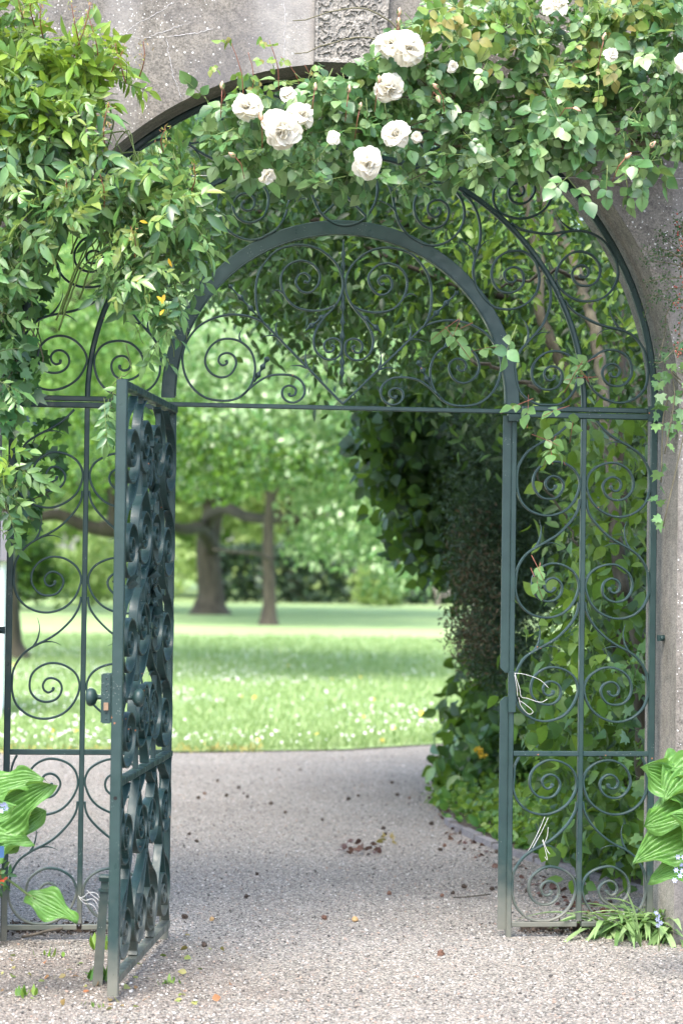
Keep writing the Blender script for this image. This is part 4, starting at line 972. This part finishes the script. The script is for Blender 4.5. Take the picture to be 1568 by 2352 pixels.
# a) vine with pale trunk, straight behind the right panel
vine = thing('leafy_vine', 'lush green climber on a pale twisted trunk behind the right panel', 'vine', (2.1, 1.2, 0))
mb = MB()
def limb(mb, pts, r0, r1, seg=9, sm=7, wob=.01):
    P = np.array([at(x, y, Y) for x, y, Y in pts]); Q = catmull(P, sm); Q[1:-1] += rng.normal(size=(len(Q)-2, 3))*wob; tube(mb, Q, np.linspace(r0, r1, len(Q)), seg)
limb(mb, [(1495, 2080, 1.2), (1475, 1750, 1.2), (1465, 1480, 1.2), (1425, 1330, 1.3), (1410, 1150, 1.5), (1395, 1000, 1.8), (1370, 800, 2.2), (1330, 640, 2.5), (1255, 480, 2.7), (1190, 300, 2.9)], .034, .03, 10, 8, .006)
limb(mb, [(1375, 1020, 2.3), (1300, 860, 2.35), (1245, 740, 2.4), (1235, 600, 2.5), (1200, 420, 2.6)], .03, .026, 9, 8, .006)
limb(mb, [(1240, 900, 1.3), (1170, 860, 1.3), (1080, 825, 1.3)], .012, .008); limb(mb, [(1340, 640, 1.2), (1250, 625, 1.2), (1150, 660, 1.2)], .012, .006)
limb(mb, [(1350, 1370, 1.0), (1320, 1240, 1.), (1260, 1130, 1.), (1225, 1080, 1.)], .006, .004)
child(mb, 'trunk', m_bark('pale_bark', (.13, .12, .085), (.05, .045, .03), 10), vine)
V_P = [(1330, 930), (1500, 930), (1500, 1700), (1480, 2040), (1400, 2060), (1230, 1800), (1240, 1560), (1300, 1400)]
mass('foliage', vine, V_P, 80, 1.3, 2.4, 18, .13, (.06, .12), OVN, L_SHRUB, down=-.8)
mass('foliage', vine, V_P, 50, 1.2, 2.2, 14, .12, (.04, .10), OV, L_SHRUB)
mass('young_foliage', vine, [(1250, 960), (1480, 960), (1470, 1250), (1250, 1300), (1230, 1650), (1400, 1600), (1330, 1100)], 34, .6, 1.0, 9, .09, (.06, .10), OV, L_LIME)
mass('foliage', vine, [(1260, 1450), (1480, 1300), (1490, 2000), (1300, 1950), (1200, 1700)], 34, .5, .9, 8, .10, (.06, .10), OVR, L_SHRUB)
mass('young_foliage', vine, [(1440, 1500), (1490, 1500), (1480, 2030), (1440, 1950)], 12, .4, .7, 6, .06, (.05, .08), IVY, L_IVYL)
sp_ = MB()
for poly, n, L_ in (([(1200, 900), (1310, 860), (1290, 1040), (1210, 1000)], 6, .06), ([(1330, 820), (1385, 815), (1390, 860), (1340, 870)], 4, .055), ([(1250, 1000), (1330, 990), (1320, 1060), (1250, 1060)], 3, .06), ([(1210, 1290), (1250, 1280), (1250, 1330), (1215, 1330)], 3, .045), ([(1030, 740), (1120, 740), (1110, 880), (1030, 860)], 5, .055)):
    for k in range(n):
        sp_ = MB(); fill_leaves('sprig_leaves', vine, poly, 1, -.16, -.05, (L_*.8, L_*1.1), OVR, L_IVYL, pinn=(1, .7, 1.), holes=-9, rach=sp_); child(sp_, 'twig', RSTEM, vine)
# b) canopy of a near tree over the arch opening
can = thing('overhanging_tree', 'dark leafy tree whose shaded crown fills the top of the arch', 'tree', (3.0, 4.0, 0))
mb = MB(); tube(mb, catmull([(3.0, 4, -.1), (3.05, 4, 1.2), (2.9, 3.9, 2.6), (2.3, 3.8, 3.8), (1.0, 3.6, 4.6), (-.6, 3.4, 5.0)], 6), np.linspace(.16, .05, 31), 10)
limb(mb, [(1300, 520, 3.6), (1080, 500, 3.4), (800, 520, 3.2), (560, 480, 3.2)], .03, .012); limb(mb, [(1200, 700, 3.2), (1000, 640, 3.), (820, 560, 3.)], .02, .01)
child(mb, 'trunk', BARK_D, can)
C_P = [(300, 240), (700, 130), (900, 150), (1100, 200), (1500, 360), (1500, 960), (1230, 990), (1060, 960), (960, 900), (860, 830), (730, 770), (640, 690), (560, 640), (470, 620), (440, 600)]
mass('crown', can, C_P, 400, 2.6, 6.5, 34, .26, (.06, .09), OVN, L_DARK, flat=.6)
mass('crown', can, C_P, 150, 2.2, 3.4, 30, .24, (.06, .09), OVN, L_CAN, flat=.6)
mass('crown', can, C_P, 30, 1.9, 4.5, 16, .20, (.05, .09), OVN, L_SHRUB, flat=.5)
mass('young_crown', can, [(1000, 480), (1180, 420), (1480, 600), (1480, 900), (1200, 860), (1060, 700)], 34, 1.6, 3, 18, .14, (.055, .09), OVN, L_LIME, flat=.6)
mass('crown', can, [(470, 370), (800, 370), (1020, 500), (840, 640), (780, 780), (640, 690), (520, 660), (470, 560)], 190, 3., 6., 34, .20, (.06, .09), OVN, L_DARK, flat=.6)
# c) laurel-like branch hanging in the opening
lau = thing('laurel_bush', 'tall dark laurel bush with drooping glossy leaves right of the opening', 'bush', (3.6, 6.5, 0))
mb = MB()
for k in range(5):
    tube(mb, catmull([(3.6+k*.15, 6.5, -.1), (3.4+k*.1, 6.4, 1.5), (2.9-k*.1, 6.2, 2.5+k*.2)], 5), np.linspace(.06, .02, 11), 7)
child(mb, 'stems', BARK_D, lau)
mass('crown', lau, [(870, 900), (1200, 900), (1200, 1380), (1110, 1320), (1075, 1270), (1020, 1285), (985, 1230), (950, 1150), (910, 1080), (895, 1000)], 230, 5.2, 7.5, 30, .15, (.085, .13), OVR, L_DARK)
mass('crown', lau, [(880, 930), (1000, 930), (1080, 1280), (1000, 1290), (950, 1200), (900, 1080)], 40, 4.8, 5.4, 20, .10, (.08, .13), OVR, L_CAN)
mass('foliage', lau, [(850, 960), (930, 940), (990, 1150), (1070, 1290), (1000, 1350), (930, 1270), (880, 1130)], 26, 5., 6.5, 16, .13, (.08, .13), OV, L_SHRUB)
# d) conifer with brown patches
con = thing('conifer', 'narrow dark conifer browning on its lower side beside the opening', 'conifer', (2.35, 4.6, 0))
mb = MB(); tube(mb, [(2.35, 4.6, -.1), (2.33, 4.6, 2.), (2.3, 4.6, 3.6)], [.07, .05, .02], 8); child(mb, 'trunk', BARK_D, con)
mass('crown', con, [(1050, 980), (1180, 920), (1330, 960), (1320, 1500), (1200, 1640), (1110, 1500), (1060, 1250), (1040, 1120)], 330, 4.0, 5.0, 70, .085, (.028, .05), FARN, L_YEW, down=.1)
mass('crown', con, [(1070, 1150), (1180, 1150), (1190, 1600), (1110, 1560), (1075, 1480), (1060, 1300)], 110, 4.1, 4.9, 70, .085, (.028, .05), FARN, L_YEW, down=.1)
mass('brown_crown', con, [(1065, 1230), (1100, 1170), (1120, 1250), (1140, 1540), (1100, 1540), (1065, 1480), (1050, 1400), (1080, 1320)], 70, 3.9, 4.6, 60, .075, (.025, .045), FARN, L_BROWN, down=.1)
# e) shrub spilling at the corner of the bed
sh = thing('leafy_shrub', 'mid green leafy shrub with yellow flowers spilling over the path corner', 'shrub', (2.0, 6.4, 0))
mb = MB()
for k in range(6): tube(mb, catmull([(2.4, 6.5, -.02), (2.4+rng.uniform(-.1, .1), 6.4, .3), (2.4+rng.uniform(-.15, .15), 6.35, .6)], 4), .01, 5)
child(mb, 'stems', WOODY, sh)
mass('foliage', sh, [(1085, 1560), (1130, 1500), (1190, 1500), (1240, 1700), (1200, 1840), (1100, 1830), (1050, 1800), (1050, 1750), (1075, 1700), (1075, 1620)], 80, 5.4, 6.6, 18, .14, (.09, .15), OV, L_SHRUB)
mass('foliage', sh, [(1022, 1775), (1055, 1710), (1130, 1650), (1160, 1820), (1045, 1810)], 18, 5.2, 5.6, 10, .08, (.09, .13), OV, L_JAS)
P = np.array([at(x, y, 5.0) for x, y in ((1103, 1727), (1110, 1733), (1096, 1722), (1105, 1738))]); cloud('yellow_flowers', np.repeat(P, 6, 0), rdir(24), rdir(24), .03, tmpl_far(.4), YELP, sh)
# f) ground cover
gc = []
bedpoly = np.array(bed_edge[1:]+[(7, .5), (9, 11)])
q = samp(bedpoly, 9000); q = q[(q[:, 1] > .6)]
near = np.array([min(np.hypot(q[i, 0]-1.3, 0)*1., 3) for i in range(len(q))])
dens = rng.random(len(q)) < np.clip(1.15-near*.22, .25, 1); q = q[dens]
k = len(q); hz = np.clip((q[:, 0]-1.15)*.35, .04, .40)*rng.uniform(.2, 1, k)
# hug the kerb: skip leaves that would lie on the gravel
o = cloud('ground_cover', np.column_stack([q, hz+.02]), rdir(k, (0, -.2, -.1)), rdir(k, (0, -.3, 1.)), rng.uniform(.05, .10, k), OV, L_GC); tag(o, 'low leafy ground cover spreading in the bed behind the right panel', 'ground cover', kind='stuff')
q = samp(np.array([(1.27, 5.5), (1.3, 3.), (1.5, 2.1), (1.7, 1.3), (1.95, .6), (2.6, .6), (2.4, 5), (2.2, 8.2), (1.8, 7.3)]), 5200); k = len(q)
o = cloud('ground_cover', np.column_stack([q, rng.uniform(.02, .22, k)*np.clip((q[:, 0]-1.1)*2, .3, 1)]), rdir(k, (0, -.2, .2)), rdir(k, (0, -.3, 1.)), rng.uniform(.03, .06, k), OVR, L_LIME); tag(o, 'small bright green leaves edging the gravel inside the kerb', 'ground cover', kind='stuff')
# backdrop hedge closing the right-hand side
hd = thing('boundary_hedge', 'dense very dark evergreen hedge closing the view behind the bed on the right', 'hedge', (6, 9.5, 0))
def hedge_box(par, x0, x1, y0, y1, z1, n, L, mat, T=FAR):
    P = np.column_stack([rng.uniform(x0, x1, n), rng.uniform(y0, y1, n), rng.uniform(0, z1, n)])
    face = rng.integers(0, 4, n)
    P[face == 0, 1] = y0+rng.normal(size=(face == 0).sum())*.12; P[face == 1, 0] = x0+rng.normal(size=(face == 1).sum())*.12; P[face == 2, 2] = z1+rng.normal(size=(face == 2).sum())*.12
    cloud('foliage', P, rdir(n), rdir(n, (0, -.6, .5)), rng.uniform(*L, n), T, mat, par, smooth=False)
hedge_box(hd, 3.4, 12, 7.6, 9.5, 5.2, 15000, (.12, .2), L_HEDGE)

# ------------------------------------------------------------------ park beyond: trees on the lawn
def tree(label, x, Y, r, H, zc0, spread, nclump, per, L, mat, group=None, bark=BARK, name='park_tree', trunk_to=None, zmin=0, fork=5, sig=None):
    t_ = thing(name, label, 'tree', (x, Y, 0), 0, group)
    mb = MB(); zt = trunk_to or zc0*.9
    pts = [(x, Y, -.1), (x, Y, .25), (x+.02, Y, .7), (x-.25*r, Y, zt*.6), (x+.25*r, Y, zt)]; rr = [r*2.1, r*1.4, r*1.08, r*.95, r*.85]
    Q = catmull(pts, 5); tube(mb, Q, np.interp(np.linspace(0, 1, len(Q)), np.linspace(0, 1, 5), rr), 14)
    for k in range(fork):
        a = 2*pi*k/fork+rng.uniform(-.4, .4); l = spread*rng.uniform(.5, .85); zz = zt-rng.uniform(0, .6)
        P = [(x, Y, zz-.1), (x+cos(a)*l*.3, Y+sin(a)*l*.3, zz+(H-zt)*.18), (x+cos(a)*l*.7, Y+sin(a)*l*.7, zz+(H-zt)*.35), (x+cos(a)*l, Y+sin(a)*l, zz+(H-zt)*.55)]
        Q = catmull(P, 5); tube(mb, Q, np.linspace(r*.5, r*.12, len(Q)), 8)
    tube(mb, catmull([(x, Y, zt), (x+.1, Y, (zt+H)/2), (x, Y, H*.9)], 5), np.linspace(r*.8, r*.1, 11), 8)
    child(mb, 'trunk', bark, t_)
    # crown: clumps spread through a domed volume
    u = rdir(nclump); rad = rng.uniform(.45, 1., nclump)**.6
    Hc = (H-zc0)/2; C = np.column_stack([x+u[:, 0]*spread*rad, Y+u[:, 1]*spread*rad, zc0+Hc+u[:, 2]*Hc*rad])
    C = C[C[:, 2] > zmin]; sg = sig or spread*.10
    P = np.repeat(C, per, 0)+rng.normal(size=(len(C)*per, 3))*np.array([sg, sg, sg*.45]); n = len(P)
    cloud('crown', P, rdir(n, (0, 0, -.6)), nrm(rng.normal(size=(n, 3))*.6+np.array([0, -.5, .8])), rng.uniform(*L, n), FAR, mat, t_, smooth=False)
    return t_
def limbs(t_, paths, r0, r1, mat=BARK_D):
    for P_ in paths:
        mb = MB(); P = np.array([at(*p) for p in P_]); Q = catmull(P, 6); tube(mb, Q, np.linspace(r0, r1, len(Q)), 9); child(mb, 'branch', mat, t_)
big = tree('massive old tree with a thick flared trunk on the lawn', 3.8, 61.5, .37, 17, 4.2, 9.5, 420, 110, (.2, .34), L_TREE, trunk_to=3.4, sig=.8)
limbs(big, [[(490, 1260, 61), (462, 1214, 59.5), (430, 1216, 57), (395, 1210, 55), (330, 1200, 54)], [(480, 1245, 61), (480, 1190, 59.5), (520, 1168, 57), (570, 1188, 55), (640, 1192, 53), (710, 1182, 52)]], .23, .10)
sm_ = tree('slender straight trunked tree standing in front of the massive old one', 4.42, 49.3, .15, 11, 3.6, 5.0, 240, 80, (.15, .26), L_TREE, trunk_to=3.6, sig=.5)
limbs(sm_, [[(620, 1285, 49), (590, 1272, 48.6), (540, 1268, 48.3), (490, 1262, 48)]], .05, .03)
nt_ = tree('nearer tree with pale drooping leaves hanging over the middle of the lawn', -1.9, 27, .3, 11.5, 5.6, 6.5, 150, 30, (.18, .3), L_TREE, trunk_to=4.2, sig=.4)
limbs(nt_, [[(236, 1216, 27), (262, 1195, 27), (262, 1120, 27), (245, 1010, 27), (160, 960, 27)], [(275, 1218, 27), (236, 1216, 27), (190, 1205, 27), (135, 1182, 27), (90, 1186, 27), (30, 1175, 27)], [(235, 1000, 27), (330, 900, 27), (450, 830, 27.), (650, 780, 27)]], .13, .07)
cr = mass('hanging_foliage', nt_, [(640, 1010), (860, 980), (1000, 1060), (1060, 1180), (1010, 1300), (960, 1345), (880, 1330), (820, 1280), (760, 1290), (700, 1230), (690, 1110)], 120, 20, 27, 60, .27, (.08, .14), FAR, L_SILV, down=-.8, flat=.5, up=.9)
mass('crown', nt_, [(400, 700), (640, 640), (860, 780), (960, 900), (1000, 1040), (820, 1080), (640, 1080), (420, 1110), (400, 1040)], 260, 20, 28, 55, .32, (.09, .16), FAR, L_SILV, flat=.45, up=.9)
mass('crown', nt_, [(30, 560), (420, 560), (420, 1060), (300, 1090), (200, 1060), (120, 1110), (30, 1080)], 190, 22, 30, 55, .34, (.09, .16), FAR, L_TREE, flat=.45, up=.9)
mass('crown', nt_, [(40, 940), (420, 940), (640, 1040), (860, 1040), (640, 1120), (400, 1120), (240, 1100), (60, 1100)], 80, 19, 22, 40, .30, (.08, .14), FAR, L_SHRUB, flat=.45, up=.6)
G = 'trees along the far edge of the park'
lab = ['broad pale green tree at the far left edge of the park', 'tall pale tree far behind the massive old trunk', 'yellowish green tree far behind the slender trunk', 'pale tree rising above the dark hedge in the middle distance', 'large soft green tree at the far right of the lawn', 'dim green tree closing the far right corner of the park']
for i, (x, Y) in enumerate(((-6, 92), (3, 104), (10, 96), (16, 108), (22, 98), (30, 106))):
    tree(lab[i], x, Y, .4, 19+rng.uniform(-2, 3), 1.6 if i < 3 else 2.5, 8.5, 190, 70, (.35, .6), L_FAR if i in (0, 2, 3) else L_TREE, G, sig=1.1, trunk_to=2.5, fork=3)
hb = thing('clipped_hedge', 'long dark hedge along the far side of the lawn', 'hedge', (12, 84, 0))
hedge_box(hb, 5.6, 26, 84, 87, 2.1, 9000, (.25, .45), L_HEDGE)
for nm, lb_, x, Y, w_, h_, mt in (('bush', 'olive green rounded bush at the far left of the lawn', -2.1, 66, 2.0, 2.3, L_SHRUB), ('bush', 'bright yellow green bush between the two trunks far away', 2.2, 84, 2.6, 2.6, L_FAR), ('bush', 'pale yellow green sapling bush before the dark hedge', 11.6, 80, .8, 1.6, L_FAR), ('bush', 'light green bush left of the massive trunk', .5, 74, 2.4, 2.6, L_FAR)):
    b_ = thing(nm, lb_, 'bush', (x, Y, 0)); C = rdir(60)*np.array([w_, w_, h_/2])*rng.uniform(.3, 1, (60, 1))+np.array([x, Y, h_/2]); P = np.repeat(C, 40, 0)+rng.normal(size=(2400, 3))*.25; P = P[P[:, 2] > .02]
    n = len(P); cloud('foliage', P, rdir(n), rdir(n, (0, -.4, .8)), rng.uniform(.18, .3, n), FAR, mt, b_, smooth=False)
    mb = MB(); tube(mb, [(x, Y, -.05), (x, Y, h_*.6)], [.08, .03], 6); child(mb, 'trunk', BARK, b_)
# distant backdrop wood behind the far trees
n = 9000; P = np.column_stack([rng.uniform(-30, 60, n), rng.uniform(125, 135, n), rng.uniform(0, 26, n)])
o = cloud('distant_wood', P, rdir(n), rdir(n, (0, -.4, .8)), rng.uniform(1.2, 2.2, n), FAR, L_FAR, smooth=False); tag(o, 'soft green wood closing the park in the distance', 'woodland', kind='stuff')
# bench
bn = thing('park_bench', 'weathered wooden bench at the far edge of the lawn before the dark hedge', 'bench', tuple(gnd(1045, 1394)), .0)
WOODM = m_simple('grey_wood', (.32, .27, .25), .8, .3)
bx0, bx1 = -.85, .85
for z, y in ((.44, 0), (.44, -.16), (.44, -.32)): pass
mb = MB()
for y in (-.36, -.22, -.08): box(mb, bx0, bx1, y, y+.11, .42, .46, 0, .005)
mb.build('seat', WOODM, bn); mb = MB()
for z in (.58, .72, .86): box(mb, bx0, bx1, .05, .08, z, z+.10, 0, .005)
mb.build('backrest', WOODM, bn)
for x_ in (-.75, .70):
    for y in (-.34, .085): mb = MB(); box(mb, x_, x_+.06, y, y+.06, 0, .42 if y < 0 else .96, 0, .005); mb.build('leg', WOODM, bn)
    mb = MB(); box(mb, x_, x_+.06, -.36, .08, .62, .66, 0, .005); mb.build('armrest', WOODM, bn)

# added white box, stands in for the blown-out light past the left post
gbox = thing('glare_box', 'added white box standing in for bright light between the left post and the wall', 'light stand-in', (-1.55, 13.0, 0))
WHT = m_simple('glare_white', (.8, .8, .8), .6, .05)
mb = MB(); box(mb, -2.4, -.02, 0, 2.0, 0, 1.52); mb.build('box_sides', WHT, gbox)
mb = MB(); mb.add([(-2.5, -.1, 1.521), (.05, -.1, 1.521), (.05, 2.1, 1.521), (-2.5, 2.1, 1.521), (-2.5, 1, 2.0), (.05, 1, 2.0)], [(0, 1, 5, 4), (2, 3, 4, 5), (1, 2, 5), (3, 0, 4), (0, 3, 2, 1)]); mb.build('box_top', m_simple('box_top_dark', (.1, .1, .1), .9), gbox)

# ------------------------------------------------------------------ lawn grass and daisies
def lawn_y(x): return np.interp(x, [p[0] for p in lawn_edge], [p[1] for p in lawn_edge])
n = 70000
Y = 9+rng.random(n)**2.0*30; X = CAM[0]+(Y-CAM[1])*(.1262+rng.uniform(-.155, .15, n))
k = Y > lawn_y(X)+rng.uniform(-.05, .12, n); X = X[k]; Y = Y[k]; m_ = len(X)
o = cloud('lawn_grass', np.column_stack([X, Y, np.full(m_, .0)]), rdir(m_, (0, 0, 1.6), .55), rdir(m_, (0, -1, .2)), rng.uniform(.03, .075, m_)*(1+Y/40), tmpl_far(.11, .02), L_GRASS, smooth=False); tag(o, 'lush unmown grass of the lawn beyond the path', 'grass', kind='stuff')
def dots(name, label, cat, n, mat, r_, pw=1.6, y1=22, cl=True):
    Y = 9+rng.random(n)**pw*y1; X = CAM[0]+(Y-CAM[1])*(.1262+rng.uniform(-.15, .14, n))
    dn = vnoise(X*.8, Y*.5, 21)+rng.normal(size=n)*.35 > .12 if cl else np.ones(n, bool)
    k = dn & (Y > lawn_y(X)+.15); X = X[k]; Y = Y[k]; mb = MB()
    a = np.arange(7)*2*pi/7; V = []; Fc = []; c = 0
    for x, y in zip(X, Y):
        z = rng.uniform(.04, .09); t_ = rng.normal(size=2)*.25; r2 = r_*rng.uniform(.8, 1.25)
        for q in a: V.append((x+cos(q)*r2, y+sin(q)*r2, z+cos(q)*r2*t_[0]+sin(q)*r2*(.5+t_[1])))
        V.append((x, y, z+.006)); Fc += [(c+i, c+(i+1) % 7, c+7) for i in range(7)]; c += 8
    mb.add(V, Fc); o = mb.build(name, mat); return tag(o, label, cat, kind='stuff')
dots('daisies', 'white daisies scattered over the lawn', 'daisies', 4600, m_simple('daisy_white', (.8, .8, .8), .7, .05), .0095, 1.1, 22)
dots('buttercups', 'sparse yellow buttercups in the grass', 'buttercups', 28, YELP, .02, 1.6, 22, False)
# yellowed dry grass along the lawn edge
xx = rng.uniform(-3, .6, 900); P = np.column_stack([xx, lawn_y(xx)+rng.uniform(-.03, .12, 900), rng.uniform(0.01, .03, 900)])
o = cloud('dry_grass', P, rdir(900, (0, -.3, .2)), rdir(900, (0, 0, 1)), rng.uniform(.03, .07, 900), tmpl_far(.12, .01), leafmat('straw', [(.5, .42, .12), (.6, .5, .2), (.4, .4, .1)], .7, .2, (.6, .5, .2))); tag(o, 'strip of yellowed cuttings along the near edge of the lawn', 'dry grass', kind='stuff')

# ------------------------------------------------------------------ debris on the gravel
CONE = m_simple('dark_cone', (.06, .042, .03), .9, .4, 60); CONE2 = m_simple('rusty_cone', (.17, .09, .06), .8, .4, 60); DLEAF = leafmat('dead_leaf', [(.07, .032, .028), (.12, .055, .04), (.15, .09, .06)], .5, .15, (.2, .08, .04)); OCH = m_simple('ochre_husk', (.45, .30, .14), .8, .3, 60)
def cone(x, y, r_, mat, name, label, grp):
    g_ = gnd(x, y); mb = MB(); n_ = 5
    ax_ = nrm(np.array([rng.normal(), rng.normal(), rng.normal()*.3])); prof = [(-r_*1.1, r_*.2), (-r_*.8, r_*.75), (-.3*r_, r_), (.3*r_, r_*.85), (.8*r_, r_*.5), (r_*1.2, r_*.1)]
    lathe(mb, np.array([g_[0], g_[1], r_*.75]), ax_, prof, 8); V = mb.v[0]; V += rng.normal(size=V.shape)*r_*.16
    for k in range(10):
        d = rdir(1)[0]; c = np.array([g_[0], g_[1], r_*.75])+d*r_*.8; s_ = nrm(np.cross(d, (.2, .1, 1))); e = np.cross(d, s_)
        mb.add([c-s_*r_*.35, c+s_*r_*.35, c+d*r_*.55+e*r_*.2], [(0, 1, 2)])
    o = mb.build(name, mat, None, False, sub=g_); o.location = g_; tag(o, label, 'fallen cone', grp); return o
for x, y in ((435, 1918), (452, 1935), (520, 1830), (500, 1795), (560, 1825), (548, 1812), (568, 1832), (640, 1770), (690, 1770), (590, 2010), (565, 2062), (622, 1848), (740, 1885), (655, 1868), (800, 1838), (822, 1830), (900, 1800), (912, 1828), (985, 1835), (1002, 1820), (1020, 1800), (1000, 1850), (1030, 1880), (1050, 1878), (990, 1895), (885, 1918), (1058, 1916), (1120, 1920), (1010, 1955), (1140, 1960), (1040, 2055), (1065, 2040), (1130, 2045), (470, 2175), (425, 2110), (455, 1835), (880, 1905), (1240, 2060), (1320, 2050), (1330, 2075), (1400, 2075), (1210, 2050)):
    cone(x, y, rng.uniform(.008, .013), CONE, 'fallen_cone', 'small dark brown cone lying on the grey gravel', 'dark cones scattered on the gravel')
for x, y in ((893, 2055), (1015, 2060), (745, 2112), (1148, 2035), (1020, 1945), (940, 1835), (470, 1825), (1012, 2195)):
    cone(x, y, rng.uniform(.009, .014), CONE2, 'fallen_cone', 'rusty red brown fallen husk lying on the gravel', 'rusty husks scattered on the gravel')
cone(815, 2117, .013, OCH, 'fallen_husk', 'pale ochre husk alone on the gravel in the middle of the opening', None); cone(487, 2115, .010, OCH, 'fallen_husk', 'small pale yellow husk on the gravel just right of the open gate', None)
del_ = None
def litter(name, label, poly, n, L_, mat, cat, z=.012):
    q = samp(poly, n); G_ = np.array([gnd(x, y) for x, y in q]); G_[:, 2] = rng.uniform(.003, z, n)
    o = cloud(name, G_, rdir(n, (0, 0, 0))*np.array([1, 1, .25]), rdir(n, (0, 0, 1.5)), rng.uniform(L_[0], L_[1], n), OVR, mat); return tag(o, label, cat)
litter('withered_leaves', 'crumpled dark red withered leaves lying on the path', [(775, 1962), (800, 1942), (860, 1948), (895, 1962), (860, 1968), (800, 1968)], 34, (.03, .05), DLEAF, 'dead leaves', .045)
litter('withered_leaves', 'yellow brown crumpled leaves on the path behind the dark red ones', [(855, 1930), (900, 1922), (915, 1940), (880, 1942)], 10, (.03, .05), leafmat('ochre_leaf', [(.38, .28, .1), (.3, .22, .06)], .6, .2), 'dead leaves', .03)
o = litter('leaf_litter', 'brown leaf litter strewn over the gravel beside the kerb', [(975, 1830), (1010, 1850), (1080, 1930), (1330, 2060), (1420, 2100), (1300, 2100), (1150, 2010), (1030, 1930)], 150, (.02, .04), DLEAF, 'litter'); o['kind'] = 'stuff'
o = litter('leaf_litter', 'green and yellow bits of leaf fallen around the foot of the gate leaf', [(390, 2140), (600, 2180), (560, 2300), (330, 2330), (0, 2320), (0, 2180), (220, 2200)], 60, (.015, .035), leafmat('mixed_litter', [(.2, .12, .06), (.3, .34, .1), (.14, .2, .05), (.35, .14, .06)], .6, .2), 'litter'); o['kind'] = 'stuff'
# loose stones on the gravel
n = 30000; Yp = -3.2+rng.random(n)**1.5*12.5; Xp = CAM[0]+(Yp-CAM[1])*(.1262+rng.uniform(-.17, .16, n))
be = np.interp(Yp, [.35, 1.3, 2.1, 3.0, 4.1, 5.2, 6.6, 7.8, 8.7], [1.85, 1.62, 1.42, 1.26, 1.2, 1.3, 1.55, 2.0, 3.0])
k = (Xp < np.where(Yp < .35, 30, be-.05)) & (Yp < lawn_y(Xp)-.03); Xp = Xp[k]; Yp = Yp[k]; n = len(Xp)
OCTA = (np.array([(1, 0, .1), (.3, .8, -.1), (-.9, .3, 0), (-.4, -.8, .1), (.5, -.6, 0), (0, 0, .55), (.1, 0, -.5)], float), [(i, (i+1) % 5, 5) for i in range(5)]+[((i+1) % 5, i, 6) for i in range(5)])
PEB = leafmat('pebble', [(.06, .055, .05), (.2, .19, .175), (.3, .285, .26), (.42, .40, .37), (.34, .24, .18), (.62, .6, .56)], .8, 0.)
o = cloud('loose_stones', np.column_stack([Xp, Yp, np.full(n, .0022)]), rdir(n)*np.array([1, 1, .2]), rdir(n, (0, 0, 3)), rng.uniform(.0025, .0065, n)*rng.choice([1, 1, 1, 1.5], n), OCTA, PEB, smooth=False); tag(o, 'loose pale and dark chippings lying on the gravel', 'stones', kind='stuff')
# weeds
def weed(x, y, n, h, label, mat=L_LIME):
    g_ = gnd(x, y); a = rng.uniform(0, 6.28, n); D = np.column_stack([np.cos(a)*.6, np.sin(a)*.6, rng.uniform(.4, 1.4, n)]); P = np.repeat([g_], n, 0)+rng.normal(size=(n, 3))*np.array([.02, .02, 0])
    P[:, 2] = .004; o = cloud('weed', P-g_, D, np.column_stack([np.cos(a), np.sin(a), np.ones(n)]), rng.uniform(h*.3, h*.7, n), OVN, mat); o.location = g_; tag(o, label, 'weed')
weed(232, 2255, 26, .10, 'small leafy green weed growing between the gate stop and the gate leaf', L_GC); weed(395, 2262, 12, .05, 'tiny grass tuft in the gravel right of the foot of the open gate')
weed(118, 2200, 12, .06, 'tiny weed in the gravel in front of the left panel'); weed(225, 2180, 16, .10, 'low weed behind the leaning gate stop'); weed(210, 2315, 10, .04, 'minute seedling in the gravel below the gate stop')
weed(60, 2290, 14, .06, 'sparse green weed near the bottom left of the forecourt')
# clumps of earth along the bottom rail of each side panel
for x0, x1, y0, lb_ in ((20, 250, 2138, 'dark earth and twigs heaped under the bottom rail of the left panel'), (1200, 1400, 2136, 'dark earth heaped under the bottom rail of the right panel')):
    q = np.column_stack([rng.uniform(x0, x1, 500), rng.normal(y0, 5, 500)]); G_ = np.array([gnd(x, y) for x, y in q]); G_[:, 2] = rng.uniform(0, .02, 500)
    o = cloud('earth', G_, rdir(500), rdir(500), rng.uniform(.012, .03, 500), FAR, SOIL, smooth=False); tag(o, lb_, 'earth', kind='stuff')
mb = MB(); tube(mb, catmull([gnd(52, 2152, .03), gnd(80, 2146, .05), gnd(110, 2138, .06), gnd(145, 2132, .07)], 5), .006, 6); tube(mb, catmull([gnd(85, 2144, .05), gnd(105, 2148, .03)], 3), .004, 5)
tag(mb.build('fallen_twig', BARK_D, None, True), 'dark forked twig lying under the bottom rail of the left panel', 'twig')
mb = MB(); tube(mb, catmull([gnd(1040, 2062, .012), gnd(1070, 2060, .02), gnd(1125, 2054, .014)], 5), .003, 5); tag(mb.build('fallen_twig', BARK_D, None, True), 'thin straight twig lying on the gravel at the right of the opening', 'twig')
